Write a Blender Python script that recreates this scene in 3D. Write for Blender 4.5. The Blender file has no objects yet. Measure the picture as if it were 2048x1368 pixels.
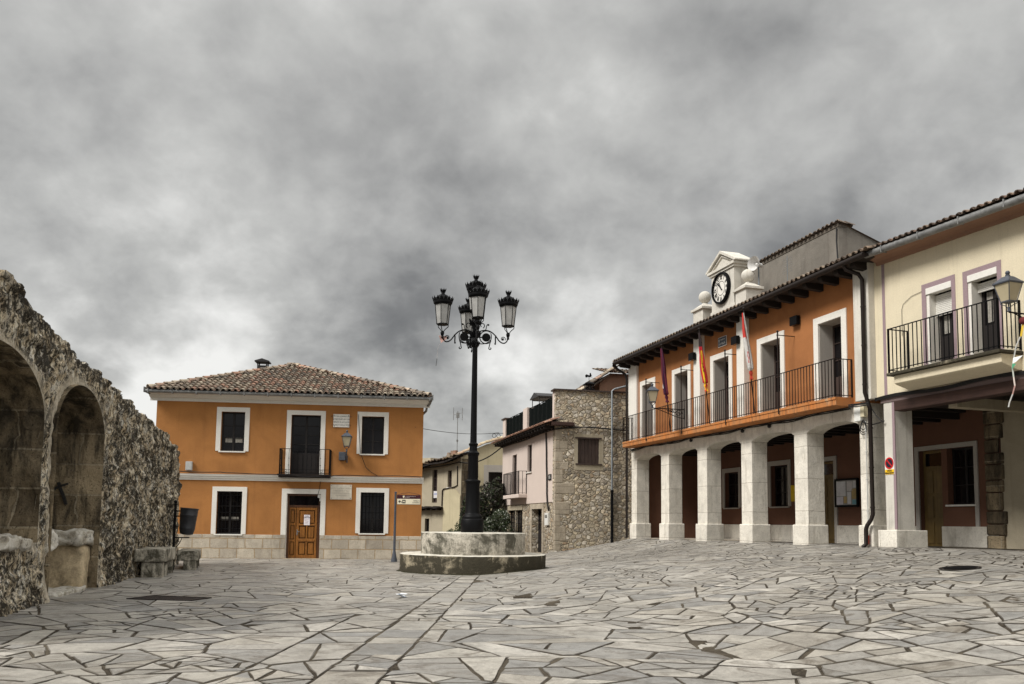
import bpy, math, random
import numpy as np
from mathutils import Matrix, Vector

random.seed(7)
np.random.seed(7)
SC = bpy.context.scene
COL = SC.collection
PI = math.pi
R = math.radians

# ------------------------------------------------------------------ camera
FPX, PITCH, ROLL, EYE = 1700.0, R(5.0), R(0.7), 1.4
cam = bpy.data.objects.new('camera', bpy.data.cameras.new('camera'))
COL.objects.link(cam)
_f = Vector((0, math.cos(PITCH), math.sin(PITCH)))
_u = Vector((0, -math.sin(PITCH), math.cos(PITCH)))
_r = Vector((1, 0, 0))
_r2 = _r * math.cos(ROLL) + _u * math.sin(ROLL)
_u2 = _u * math.cos(ROLL) - _r * math.sin(ROLL)
cam.matrix_world = Matrix(((_r2.x, _u2.x, -_f.x, 0), (_r2.y, _u2.y, -_f.y, 0), (_r2.z, _u2.z, -_f.z, EYE), (0, 0, 0, 1)))
cam.data.sensor_width = 36.0
cam.data.lens = 36.0 * FPX / 2048.0
cam.data.shift_y = (1046 - FPX * math.tan(PITCH) - 684) / 2048.0
cam.data.clip_end = 3000
SC.camera = cam

# ------------------------------------------------------------------ view
SC.view_settings.view_transform = 'Standard'
SC.view_settings.look = 'None'
SC.view_settings.exposure = 1.4
SC.view_settings.gamma = 1.0

# ------------------------------------------------------------------ sun (hidden by cloud: weak and very soft)
SUN_EL, SUN_AZ = R(46), R(240)          # azimuth measured clockwise from +Y
sun = bpy.data.objects.new('sun', bpy.data.lights.new('sun', 'SUN'))
COL.objects.link(sun)
sun.data.energy = 1.5
sun.data.angle = R(20)
sun.data.color = (1.0, 0.97, 0.92)
_d = Vector((math.sin(SUN_AZ) * math.cos(SUN_EL), math.cos(SUN_AZ) * math.cos(SUN_EL), math.sin(SUN_EL)))
sun.rotation_euler = _d.to_track_quat('Z', 'Y').to_euler()

# ------------------------------------------------------------------ node helper
class NT:
    def __init__(s, tree):
        s.t = tree; s.n = tree.nodes; s.l = tree.links
    def put(s, inp, v):
        if isinstance(v, bpy.types.NodeSocket): s.l.new(v, inp)
        elif isinstance(v, (tuple, list)) and inp.type == 'RGBA' and len(v) == 3: inp.default_value = (*v, 1)
        else: inp.default_value = v
    def new(s, typ, ins=None, **attrs):
        n = s.n.new(typ)
        for k, v in attrs.items(): setattr(n, k, v)
        for k, v in (ins or {}).items(): s.put(n.inputs[k], v)
        return n
    def math(s, op, a, b=0.0, c=0.0, clamp=False):
        n = s.n.new('ShaderNodeMath'); n.operation = op; n.use_clamp = clamp
        s.put(n.inputs[0], a); s.put(n.inputs[1], b); s.put(n.inputs[2], c)
        return n.outputs[0]
    def noise(s, vec, scale, detail=4.0, rough=0.55, dist=0.0, color=False, dim='3D', w=0.0):
        n = s.new('ShaderNodeTexNoise', {'Scale': scale, 'Detail': detail, 'Roughness': rough, 'Distortion': dist}, noise_dimensions=dim)
        if vec is not None: s.l.new(vec, n.inputs['Vector'])
        if dim == '4D': n.inputs['W'].default_value = w
        return n.outputs['Color' if color else 'Fac']
    def ramp(s, fac, stops, interp='LINEAR'):
        n = s.n.new('ShaderNodeValToRGB'); n.color_ramp.interpolation = interp
        e = n.color_ramp.elements
        while len(e) < len(stops): e.new(0.5)
        for i, (p, c) in enumerate(stops):
            e[i].position = p
            e[i].color = (c, c, c, 1) if isinstance(c, (int, float)) else (*c, 1)
        s.l.new(fac, n.inputs[0])
        return n.outputs[0]
    def mix(s, fac, a, b, mode='MIX'):
        n = s.n.new('ShaderNodeMix'); n.data_type = 'RGBA'; n.blend_type = mode; n.clamp_factor = True
        s.put(n.inputs[0], fac)
        s.put(n.inputs[6], a if not isinstance(a, (int, float)) else (a, a, a))
        s.put(n.inputs[7], b if not isinstance(b, (int, float)) else (b, b, b))
        return n.outputs[2]
    def mapping(s, vec, scale=(1, 1, 1), loc=(0, 0, 0), rot=(0, 0, 0)):
        n = s.new('ShaderNodeMapping', {'Scale': scale, 'Location': loc, 'Rotation': rot})
        s.l.new(vec, n.inputs['Vector'])
        return n.outputs[0]
    def coord(s): return s.n.new('ShaderNodeTexCoord').outputs['Object']
    def bump(s, h, strength=0.4, dist=0.02, normal=None):
        n = s.new('ShaderNodeBump', {'Strength': strength, 'Distance': dist, 'Height': h})
        if normal is not None: s.l.new(normal, n.inputs['Normal'])
        return n.outputs[0]

SKYW = (15.9, 0.7, 6.6)
# ------------------------------------------------------------------ world: daylight sky behind a broken cloud deck
world = bpy.data.worlds.new('World'); SC.world = world; world.use_nodes = True
w = NT(world.node_tree); w.n.clear()
sky = w.new('ShaderNodeTexSky', sky_type='NISHITA', sun_disc=False, sun_elevation=SUN_EL, sun_rotation=SUN_AZ)
skyc = w.mix(1.0, sky.outputs[0], (0.09, 0.09, 0.09), 'MULTIPLY')
gen = w.n.new('ShaderNodeTexCoord').outputs['Generated']
sep = w.new('ShaderNodeSeparateXYZ', {'Vector': gen})
zz = sep.outputs[2]
zc = w.math('ADD', w.math('MAXIMUM', zz, 0.0), 0.62)
cx = w.math('DIVIDE', sep.outputs[0], zc); cy = w.math('DIVIDE', sep.outputs[1], zc)
cl = w.new('ShaderNodeCombineXYZ', {'X': cx, 'Y': cy, 'Z': 0.0}).outputs[0]
big = w.noise(w.mapping(cl, (1.5, 1.5, 1), (3.1, 0.4, 0)), 1.0, 2.0, 0.45, 0.2, dim='4D', w=SKYW[0])
mid = w.noise(cl, 4.6, 5.0, 0.52, 0.15, dim='4D', w=SKYW[1])
fine = w.noise(cl, 14.0, 6.0, 0.58, 0.2, dim='4D', w=SKYW[2])
dens = w.math('ADD', w.math('ADD', w.math('MULTIPLY', big, 0.46), w.math('MULTIPLY', mid, 0.40)), w.math('MULTIPLY', fine, 0.14))
lowc = w.ramp(zz, [(0.08, 1.15), (0.42, 0.60)])          # distant cloud bases show more structure than the sheet overhead
dens = w.math('ADD', 0.51, w.math('MULTIPLY', w.math('SUBTRACT', dens, 0.495), lowc))
cloud = w.ramp(dens, [(0.38, (0.040, 0.040, 0.0405)), (0.445, (0.078, 0.078, 0.078)), (0.495, (0.138, 0.138, 0.136)), (0.535, (0.19, 0.19, 0.186)), (0.61, (0.325, 0.324, 0.319))])
cloud = w.mix(1.0, cloud, (1.01, 1.006, 0.99), 'MULTIPLY')
# overcast skies are brightest overhead
ov = w.ramp(zz, [(0.0, 1.0), (0.52, 1.1), (0.64, 1.8), (0.85, 2.9), (1.0, 3.1)])
cloud = w.mix(1.0, cloud, ov, 'MULTIPLY')
# cloud out of view to the right brightened, added to light the old wall
bh = w.math('SUBTRACT', w.math('MULTIPLY', sep.outputs[0], 0.95), w.math('MULTIPLY', sep.outputs[1], 0.25))
cloud = w.mix(1.0, cloud, w.ramp(bh, [(0.42, 1.0), (0.8, 2.8)]), 'MULTIPLY')
cover = w.mix(0.975, skyc, cloud)
bg = w.new('ShaderNodeBackground', {'Color': cover, 'Strength': 1.0})
out = w.n.new('ShaderNodeOutputWorld'); w.l.new(bg.outputs[0], out.inputs[0])

# ------------------------------------------------------------------ mesh helpers
class MB:
    """collects faces; build() links them as ONE mesh object"""
    def __init__(s, T=None):
        s.v = []; s.f = []; s.c = []; s.T = T; s.cur = None; s.usecol = False
    def add(s, verts, faces, col=None):
        b = len(s.v)
        if s.T is not None:
            verts = [tuple(s.T @ Vector(p)) for p in verts]
        s.v.extend(verts)
        for f in faces:
            s.f.append([i + b for i in f])
            s.c.append(col if col is not None else (s.cur or (1, 1, 1)))
        if col is not None or s.cur: s.usecol = True
    def box(s, x0, x1, y0, y1, z0, z1, col=None):
        v = [(x0, y0, z0), (x1, y0, z0), (x1, y1, z0), (x0, y1, z0), (x0, y0, z1), (x1, y0, z1), (x1, y1, z1), (x0, y1, z1)]
        s.add(v, [(0, 3, 2, 1), (4, 5, 6, 7), (0, 1, 5, 4), (1, 2, 6, 5), (2, 3, 7, 6), (3, 0, 4, 7)], col)
    def prism(s, pts, a, b, axis='y', col=None):
        """extrude a 2-D polygon between a and b along axis ('y': pts are x,z; 'x': pts are y,z; 'z': pts are x,y)"""
        def mk(p, t): return {'y': (p[0], t, p[1]), 'x': (t, p[0], p[1]), 'z': (p[0], p[1], t)}[axis]
        n = len(pts)
        v = [mk(p, a) for p in pts] + [mk(p, b) for p in pts]
        f = [tuple(range(n)), tuple(range(2 * n - 1, n - 1, -1))]
        f += [(i, n + i, n + (i + 1) % n, (i + 1) % n) for i in range(n)]
        s.add(v, f, col)
    def tube(s, pts, r, n=8, col=None, cap=True):
        pts = [Vector(p) for p in pts]; m = len(pts)
        rr = r if isinstance(r, (list, tuple)) else [r] * m
        v = []; f = []
        up = None
        for i, p in enumerate(pts):
            t = (pts[min(i + 1, m - 1)] - pts[max(i - 1, 0)])
            if t.length < 1e-9: t = Vector((0, 0, 1))
            t.normalize()
            if up is None:
                up = Vector((0, 0, 1)) if abs(t.z) < 0.9 else Vector((1, 0, 0))
            a = (up - t * up.dot(t))
            if a.length < 1e-6: a = t.orthogonal()
            a.normalize(); b = t.cross(a); up = a
            for k in range(n):
                q = p + (a * math.cos(2 * PI * k / n) + b * math.sin(2 * PI * k / n)) * rr[i]
                v.append(tuple(q))
        for i in range(m - 1):
            for k in range(n):
                f.append((i * n + k, i * n + (k + 1) % n, (i + 1) * n + (k + 1) % n, (i + 1) * n + k))
        if cap: f += [tuple(range(n - 1, -1, -1)), tuple(range((m - 1) * n, m * n))]
        s.add(v, f, col)
    def lathe(s, prof, n=24, c=(0, 0, 0), col=None, rot=0.0, star=None, cap=True):
        v = []; f = []
        m = len(prof)
        for (r, z) in prof:
            for k in range(n):
                a = 2 * PI * k / n + rot
                rr = r * (star(a, z) if star else 1)
                v.append((c[0] + rr * math.cos(a), c[1] + rr * math.sin(a), c[2] + z))
        for i in range(m - 1):
            for k in range(n):
                f.append((i * n + k, i * n + (k + 1) % n, (i + 1) * n + (k + 1) % n, (i + 1) * n + k))
        if cap: f += [tuple(range(n - 1, -1, -1)), tuple(range((m - 1) * n, m * n))]
        s.add(v, f, col)
    def sphere(s, c, r, n=14, sz=1.0, col=None):
        prof = [(max(1e-4, r * math.sin(PI * i / n)), -r * sz * math.cos(PI * i / n)) for i in range(n + 1)]
        s.lathe(prof, n + 4, c, col)
    def cells(s, us, zs, solid, v0, v1, mk=None):
        """slab in the u-z plane between depths v0 (front) and v1 made of the grid cells for which solid(uc, zc); openings get reveals"""
        us = sorted(set(round(u, 4) for u in us)); zs = sorted(set(round(z, 4) for z in zs))
        nu, nz = len(us) - 1, len(zs) - 1
        S = [[solid((us[i] + us[i + 1]) / 2, (zs[j] + zs[j + 1]) / 2) for j in range(nz)] for i in range(nu)]
        idx = {}; v = []; f = []
        def V(i, j, k):
            key = (i, j, k)
            if key not in idx:
                idx[key] = len(v); v.append((us[i], v0 if k == 0 else v1, zs[j]))
            return idx[key]
        g = lambda i, j: 0 <= i < nu and 0 <= j < nz and S[i][j]
        for i in range(nu):
            for j in range(nz):
                if not S[i][j]: continue
                f.append((V(i, j, 0), V(i + 1, j, 0), V(i + 1, j + 1, 0), V(i, j + 1, 0)))
                f.append((V(i, j, 1), V(i, j + 1, 1), V(i + 1, j + 1, 1), V(i + 1, j, 1)))
                if not g(i - 1, j): f.append((V(i, j, 0), V(i, j + 1, 0), V(i, j + 1, 1), V(i, j, 1)))
                if not g(i + 1, j): f.append((V(i + 1, j, 0), V(i + 1, j, 1), V(i + 1, j + 1, 1), V(i + 1, j + 1, 0)))
                if not g(i, j - 1): f.append((V(i, j, 0), V(i, j, 1), V(i + 1, j, 1), V(i + 1, j, 0)))
                if not g(i, j + 1): f.append((V(i, j + 1, 0), V(i + 1, j + 1, 0), V(i + 1, j + 1, 1), V(i, j + 1, 1)))
        s.add(v, f)
    def wall(s, u0, u1, z0, z1, v0, v1, holes):
        us = [u0, u1]; zs = [z0, z1]
        for h in holes: us += [h[0], h[1]]; zs += [h[2], h[3]]
        us = [u for u in us if u0 <= u <= u1]; zs = [z for z in zs if z0 <= z <= z1]
        s.cells(us, zs, lambda u, z: not any(h[0] < u < h[1] and h[2] < z < h[3] for h in holes), v0, v1)
    def ring(s, u0, u1, z0, z1, wd, v0, v1, bottom=False):
        """a rectangular surround of width wd OUTSIDE the opening"""
        s.wall(u0 - wd, u1 + wd, z0 - (wd if bottom else 0), z1 + wd, v0, v1, [(u0, u1, z0 - (0 if bottom else 1e-3), z1)])
    def build(s, name, mat, parent=None, smooth=False, bevel=0.0, label=None):
        me = bpy.data.meshes.new(name)
        me.from_pydata(s.v, [], s.f)
        if s.usecol:
            ca = me.color_attributes.new('Col', 'FLOAT_COLOR', 'CORNER')
            arr = np.empty((len(me.loops), 4), dtype=np.float32); k = 0
            for f, c in zip(s.f, s.c):
                arr[k:k + len(f), :3] = c; arr[k:k + len(f), 3] = 1; k += len(f)
            ca.data.foreach_set('color', arr.ravel())
        me.validate()
        o = bpy.data.objects.new(name, me); COL.objects.link(o)
        me.materials.append(mat)
        if smooth:
            me.polygons.foreach_set('use_smooth', [True] * len(me.polygons))
            if smooth is not True:
                me.set_sharp_from_angle(angle=R(smooth))
        if bevel:
            b = o.modifiers.new('bevel', 'BEVEL'); b.width = bevel; b.segments = 2; b.limit_method = 'ANGLE'; b.angle_limit = R(40)
        if parent is not None: o.parent = parent
        if label: o['label'] = label
        return o

def tag(o, label, cat, group=None):
    o['label'] = label; o['category'] = cat
    if group: o['group'] = group
    return o
def thing(name, label, cat, loc=(0, 0, 0), rz=0.0, group=None):
    o = bpy.data.objects.new(name, None); COL.objects.link(o)
    o.location = loc; o.rotation_euler = (0, 0, rz); o.empty_display_size = 0.3
    return tag(o, label, cat, group)
def copy_tree(o, parent=None):
    c = o.copy(); COL.objects.link(c); c.parent = parent
    for ch in list(o.children): copy_tree(ch, c)
    return c
def lettering(parent, body, size, loc, mat, rot=(PI / 2, 0, 0), align='CENTER', space=1.0, name='lettering', bold=0.0):
    cu = bpy.data.curves.new(name, 'FONT'); cu.body = body; cu.size = size; cu.align_x = align; cu.align_y = 'CENTER'
    cu.extrude = 0.002; cu.space_line = space; cu.offset = bold
    tmp = bpy.data.objects.new('tmp', cu); COL.objects.link(tmp); bpy.context.view_layer.update()
    me = bpy.data.meshes.new_from_object(tmp.evaluated_get(bpy.context.evaluated_depsgraph_get()))
    bpy.data.objects.remove(tmp); bpy.data.curves.remove(cu)
    me.materials.clear(); me.materials.append(mat)
    o = bpy.data.objects.new(name, me); COL.objects.link(o); o.location = loc; o.rotation_euler = rot; o.parent = parent
    return o

# value noise on numpy arrays
def vnoise(p, seed=0):
    p = np.asarray(p, float); i = np.floor(p).astype(np.int64); f = p - i; f = f * f * (3 - 2 * f)
    def h(a, b, c):
        n = (a * 374761393 + b * 668265263 + c * 2147483647 + seed * 1274126177) & 0xffffffff
        n = ((n ^ (n >> 13)) * 1274126177) & 0xffffffff
        return ((n ^ (n >> 16)) & 0xffff) / 65535.0
    r = 0
    for dx in (0, 1):
        for dy in (0, 1):
            for dz in (0, 1):
                w_ = (f[..., 0] if dx else 1 - f[..., 0]) * (f[..., 1] if dy else 1 - f[..., 1]) * (f[..., 2] if dz else 1 - f[..., 2])
                r = r + w_ * h(i[..., 0] + dx, i[..., 1] + dy, i[..., 2] + dz)
    return r * 2 - 1
def fbm(p, oct_=4, seed=0, gain=0.5):
    a = 1.0; r = 0; p = np.asarray(p, float)
    for k in range(oct_):
        r = r + a * vnoise(p, seed + k * 17); p = p * 2.03; a *= gain
    return r

# ------------------------------------------------------------------ materials
def newmat(name):
    m = bpy.data.materials.new(name); m.use_nodes = True
    nt = NT(m.node_tree)
    return m, nt, m.node_tree.nodes['Principled BSDF']
def finish(nt, b, col, rough=0.8, normal=None, spec=0.3, metal=0.0):
    nt.put(b.inputs['Base Color'], col); nt.put(b.inputs['Roughness'], rough)
    b.inputs['Specular IOR Level'].default_value = spec; b.inputs['Metallic'].default_value = metal
    if normal is not None: nt.l.new(normal, b.inputs['Normal'])

def plaster(name, col, dark=0.72, streak=0.25, patch=0.35, bumpk=0.35, stain=(0.16, 0.13, 0.10), grain=0.14):
    m, nt, b = newmat(name); c = nt.coord()
    big = nt.ramp(nt.noise(c, 0.9, 6, 0.6, 0.6), [(0.36, 0.0), (0.66, 1.0)])
    cc = nt.mix(nt.math('MULTIPLY', big, patch), col, tuple(x * dark for x in col))
    g = nt.noise(c, 38, 3, 0.7)
    cc = nt.mix(grain, cc, nt.mix(1.0, cc, nt.ramp(g, [(0.3, 0.25), (0.7, 1.6)]), 'MULTIPLY'))
    st = nt.noise(nt.mapping(c, (5.5, 5.5, 0.35)), 1.0, 5, 0.65)
    st = nt.ramp(st, [(0.54, 0.0), (0.76, 1.0)])
    cc = nt.mix(nt.math('MULTIPLY', st, streak), cc, stain)
    bl = nt.ramp(nt.noise(c, 5.0, 8, 0.7, 1.0), [(0.66, 0.0), (0.74, 1.0)])
    cc = nt.mix(nt.math('MULTIPLY', bl, streak * 0.9), cc, stain)
    hh = nt.math('ADD', nt.noise(c, 55, 4, 0.65), nt.math('MULTIPLY', nt.noise(c, 4, 3), 1.5))
    finish(nt, b, cc, 0.88, nt.bump(hh, bumpk, 0.012), 0.2)
    return m

def ashlar(name, c1, c2, mortar, bw=0.55, rh=0.3, msize=0.012, stain=0.3, pit=0.5, offs=0.5, bumpk=0.6, uscale=(1, 1, 1), dirt=(0.07, 0.06, 0.045), st0=0.52):
    """dressed blocks: courses run along the local horizontal (x+y), height is z"""
    m, nt, b = newmat(name); c = nt.coord()
    s = nt.new('ShaderNodeSeparateXYZ', {'Vector': c})
    hx = nt.math('ADD', s.outputs[0], s.outputs[1])
    wob = nt.math('MULTIPLY', nt.math('SUBTRACT', nt.noise(c, 3.0, 3), 0.5), 0.05)
    v = nt.new('ShaderNodeCombineXYZ', {'X': nt.math('ADD', hx, wob), 'Y': nt.math('ADD', s.outputs[2], wob), 'Z': 0.0}).outputs[0]
    br = nt.new('ShaderNodeTexBrick', {'Vector': v, 'Color1': c1, 'Color2': c2, 'Mortar': mortar, 'Scale': 1.0, 'Mortar Size': msize, 'Mortar Smooth': 0.25, 'Bias': 0.0, 'Brick Width': bw, 'Row Height': rh}, offset=offs)
    cc = br.outputs['Color']
    cc = nt.mix(0.45, cc, nt.mix(1.0, cc, nt.ramp(nt.noise(c, 2.2, 8, 0.72, 0.4), [(0.3, 0.5), (0.68, 1.3)]), 'MULTIPLY'))
    pits = nt.ramp(nt.noise(c, 26, 5, 0.7), [(0.34, 1.0), (0.44, 0.0)])
    cc = nt.mix(nt.math('MULTIPLY', pits, pit), cc, dirt)
    st = nt.ramp(nt.noise(nt.mapping(c, (3.0, 3.0, 0.7)), 1.0, 6, 0.68, 0.5), [(st0, 0.0), (st0 + 0.18, 1.0)])
    cc = nt.mix(nt.math('MULTIPLY', st, stain), cc, dirt)
    hh = nt.math('SUBTRACT', nt.math('ADD', nt.math('MULTIPLY', nt.noise(c, 16, 6, 0.7), 0.7), nt.math('MULTIPLY', nt.noise(c, 4, 3), 0.5)), nt.math('MULTIPLY', br.outputs['Fac'], 0.9))
    finish(nt, b, cc, 0.88, nt.bump(hh, bumpk, 0.03), 0.2)
    return m

def rubble(name, cols, mortar, size=0.24, stain=0.3, bumpk=0.9, flat=1.25, mw=0.09):
    """irregular field stones bedded in lime mortar"""
    m, nt, b = newmat(name); c = nt.coord()
    d = nt.new('ShaderNodeVectorMath', {0: nt.noise(c, 3.2, 4, 0.6, color=True), 1: (0.5, 0.5, 0.5)}, operation='SUBTRACT').outputs[0]
    d = nt.new('ShaderNodeVectorMath', {0: d, 'Scale': 0.16}, operation='SCALE').outputs[0]
    p = nt.new('ShaderNodeVectorMath', {0: c, 1: d}, operation='ADD').outputs[0]
    p = nt.mapping(p, (1 / size, 1 / size, flat / size))
    vo = nt.new('ShaderNodeTexVoronoi', {'Vector': p, 'Scale': 1.0, 'Randomness': 0.9})
    ve = nt.new('ShaderNodeTexVoronoi', {'Vector': p, 'Scale': 1.0, 'Randomness': 0.9}, feature='DISTANCE_TO_EDGE')
    sc = nt.new('ShaderNodeSeparateColor', {'Color': vo.outputs['Color']})
    stone = nt.ramp(sc.outputs[0], [(i / (len(cols) - 1), k) for i, k in enumerate(cols)])
    stone = nt.mix(1.0, stone, nt.ramp(sc.outputs[1], [(0, 0.6), (1, 1.25)]), 'MULTIPLY')
    stone = nt.mix(0.7, stone, nt.mix(1.0, stone, nt.ramp(nt.noise(c, 9, 6, 0.7), [(0.28, 0.4), (0.7, 1.5)]), 'MULTIPLY'))
    edge = nt.math('ADD', ve.outputs['Distance'], nt.math('MULTIPLY', nt.math('SUBTRACT', nt.noise(c, 14, 4), 0.5), 0.14))
    em = nt.ramp(edge, [(mw * 0.4, 0.0), (mw * 1.5, 1.0)])
    mort = nt.mix(1.0, mortar, nt.ramp(nt.noise(c, 7, 5, 0.7), [(0.3, 0.55), (0.7, 1.2)]), 'MULTIPLY')
    cc = nt.mix(em, mort, stone)
    st = nt.ramp(nt.noise(nt.mapping(c, (1.6, 1.6, 0.8)), 1.0, 6, 0.65, 0.4), [(0.5, 0.0), (0.72, 1.0)])
    cc = nt.mix(nt.math('MULTIPLY', st, stain), cc, (0.08, 0.065, 0.05))
    hh = nt.math('ADD', nt.ramp(edge, [(0.0, 0.0), (mw * 2.6, 1.0)], 'EASE'), nt.math('MULTIPLY', nt.noise(c, 22, 5, 0.7), 0.35))
    hh = nt.math('ADD', hh, nt.math('MULTIPLY', sc.outputs[2], 0.4))
    finish(nt, b, cc, 0.9, nt.bump(hh, bumpk, 0.07), 0.2)
    return m

def solid(name, col, rough=0.5, spec=0.4, metal=0.0, var=0.25, scale=14, bumpk=0.0):
    m, nt, b = newmat(name); c = nt.coord()
    n = nt.noise(c, scale, 5, 0.65)
    cc = nt.mix(1.0, col, nt.ramp(n, [(0.3, 1 - var), (0.7, 1 + var)]), 'MULTIPLY')
    finish(nt, b, cc, nt.math('ADD', rough - 0.08, nt.math('MULTIPLY', n, 0.16)), nt.bump(n, bumpk, 0.01) if bumpk else None, spec, metal)
    return m

def attr_mat(name, rough=0.85, stain=0.35, dirt=(0.06, 0.05, 0.04), nscale=6.0, bumpk=0.3, dark=0.55, spec=0.25, lich=None, fine=28):
    m, nt, b = newmat(name); c = nt.coord()
    a = nt.new('ShaderNodeAttribute', attribute_name='Col').outputs['Color']
    cc = nt.mix(0.75, a, nt.mix(1.0, a, nt.ramp(nt.noise(c, nscale, 7, 0.68, 0.4), [(0.28, dark), (0.7, 1.32)]), 'MULTIPLY'))
    st = nt.ramp(nt.noise(c, nscale * 0.5, 8, 0.72, 0.8), [(0.53, 0.0), (0.68, 1.0)])
    cc = nt.mix(nt.math('MULTIPLY', st, stain), cc, dirt)
    if lich:
        li = nt.ramp(nt.noise(c, nscale * 1.7, 8, 0.75, 0.5), [(0.60, 0.0), (0.66, 1.0)])
        cc = nt.mix(nt.math('MULTIPLY', li, 0.6), cc, lich)
    pits = nt.ramp(nt.noise(c, fine, 4, 0.7), [(0.30, 1.0), (0.38, 0.0)])
    cc = nt.mix(nt.math('MULTIPLY', pits, 0.6), cc, dirt)
    hh = nt.math('ADD', nt.noise(c, fine, 5, 0.7), nt.noise(c, nscale, 4, 0.6))
    finish(nt, b, cc, rough, nt.bump(hh, bumpk, 0.012), spec)
    return m

def wood(name, c1, c2, rough=0.45, axis=2, scale=1.0):
    m, nt, b = newmat(name); c = nt.coord()
    sc = [26 * scale] * 3; sc[axis] = 1.6 * scale
    g = nt.noise(nt.mapping(c, tuple(sc)), 1.0, 6, 0.65, 0.6)
    cc = nt.mix(nt.ramp(g, [(0.3, 0), (0.7, 1)]), c1, c2)
    cc = nt.mix(0.5, cc, nt.mix(1.0, cc, nt.ramp(nt.noise(c, 3, 5), [(0.3, 0.6), (0.7, 1.3)]), 'MULTIPLY'))
    finish(nt, b, cc, rough, nt.bump(g, 0.25, 0.006), 0.4)
    return m

M = {}
M['orange'] = plaster('orange_render', (0.405, 0.178, 0.056), 0.70, 0.34, 0.75, 0.4, (0.20, 0.09, 0.035))
M['orange_hall'] = plaster('orange_render_hall', (0.365, 0.150, 0.055), 0.72, 0.30, 0.7, 0.4, (0.18, 0.075, 0.03))
M['white'] = plaster('white_lime_paint', (0.74, 0.71, 0.65), 0.84, 0.14, 0.4, 0.2)
M['white_dirty'] = plaster('weathered_white_paint', (0.66, 0.625, 0.555), 0.64, 0.6, 0.7, 0.5, (0.24, 0.21, 0.165))
M['reveal'] = plaster('grey_reveal', (0.42, 0.39, 0.35), 0.8, 0.15, 0.4, 0.2)
M['pale_stone'] = ashlar('pale_limestone', (0.72, 0.68, 0.60), (0.66, 0.62, 0.54), (0.44, 0.40, 0.34), 2.2, 0.92, 0.009, 0.48, 0.55, 0.5, 0.55, dirt=(0.25, 0.215, 0.165))
M['plinth_stone'] = ashlar('grey_plinth_blocks', (0.54, 0.475, 0.38), (0.35, 0.305, 0.245), (0.37, 0.27, 0.16), 0.62, 0.36, 0.016, 0.40, 0.6, 0.45, 0.7, dirt=(0.14, 0.12, 0.10))
M['cream'] = plaster('cream_render', (0.68, 0.60, 0.44), 0.84, 0.22, 0.5, 0.45, (0.24, 0.19, 0.11))
M['pink'] = plaster('pale_pink_render', (0.62, 0.525, 0.465), 0.84, 0.14, 0.4, 0.25, (0.3, 0.22, 0.17))
M['beige'] = plaster('old_beige_render', (0.43, 0.375, 0.275), 0.72, 0.4, 0.7, 0.5, (0.17, 0.13, 0.09))
M['yellow'] = plaster('pale_yellow_render', (0.53, 0.465, 0.31), 0.76, 0.3, 0.6, 0.5, (0.2, 0.16, 0.1))
M['grey_render'] = plaster('rough_grey_render', (0.215, 0.195, 0.168), 0.6, 0.6, 0.7, 0.8, (0.10, 0.085, 0.07))
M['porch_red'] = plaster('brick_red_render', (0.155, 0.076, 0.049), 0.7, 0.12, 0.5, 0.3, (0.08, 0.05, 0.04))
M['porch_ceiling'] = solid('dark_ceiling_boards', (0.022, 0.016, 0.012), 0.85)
M['purple'] = plaster('mauve_paint', (0.30, 0.22, 0.235), 0.85, 0.15, 0.4, 0.2)
M['band'] = plaster('grimy_mauve_band', (0.17, 0.125, 0.12), 0.7, 0.4, 0.6, 0.4)
M['pinkish'] = plaster('terracotta_cornice_paint', (0.29, 0.165, 0.11), 0.75, 0.35, 0.5, 0.3)
M['rubble'] = rubble('rubble_masonry', [(0.42, 0.35, 0.265), (0.66, 0.60, 0.50), (0.36, 0.315, 0.26), (0.64, 0.54, 0.38), (0.52, 0.445, 0.335), (0.48, 0.35, 0.23)], (0.50, 0.425, 0.31), 0.20, 0.42, 0.9, 1.3, 0.07)
M['quoin'] = ashlar('quoin_stone', (0.46, 0.40, 0.31), (0.37, 0.315, 0.24), (0.3, 0.25, 0.19), 5, 0.5, 0.01, 0.55, 0.7, dirt=(0.12, 0.095, 0.07))
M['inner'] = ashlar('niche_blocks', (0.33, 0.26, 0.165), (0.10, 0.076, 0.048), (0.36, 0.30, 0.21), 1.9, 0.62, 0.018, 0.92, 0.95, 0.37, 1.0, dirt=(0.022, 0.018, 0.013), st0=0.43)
def mossy(name, pale, dark, cover=0.5, low=0.0):
    """old stone streaked with black moss: large blotches, runs from the top edge and fine speckle"""
    m, nt, b = newmat(name); c = nt.coord()
    base = nt.mix(1.0, pale, nt.ramp(nt.noise(c, 7, 7, 0.7), [(0.28, 0.55), (0.7, 1.25)]), 'MULTIPLY')
    bl = nt.noise(nt.mapping(c, (1.6, 1.6, 2.2)), 1.0, 7, 0.66, 0.7)
    ru = nt.noise(nt.mapping(c, (4.2, 4.2, 0.9)), 1.0, 6, 0.68, 0.3)
    f = nt.math('ADD', nt.math('MULTIPLY', bl, 0.6), nt.math('MULTIPLY', ru, 0.4))
    f = nt.ramp(f, [(0.60 - cover * 0.22, 0.0), (0.70 - cover * 0.22, 1.0)])
    cc = nt.mix(nt.math('MULTIPLY', f, 0.94), base, dark)
    sp_ = nt.ramp(nt.noise(c, 24, 6, 0.75), [(0.52, 0.0), (0.62, 1.0)])
    cc = nt.mix(nt.math('MULTIPLY', sp_, 0.55), cc, tuple(x * 0.7 for x in dark))
    hh = nt.math('ADD', nt.noise(c, 20, 6, 0.7), nt.math('MULTIPLY', nt.noise(c, 5, 4), 0.7))
    finish(nt, b, cc, 0.9, nt.bump(hh, 0.6, 0.03), 0.2)
    return m
M['concrete'] = mossy('mossy_stone', (0.50, 0.46, 0.385), (0.075, 0.070, 0.052), 0.62)
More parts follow.
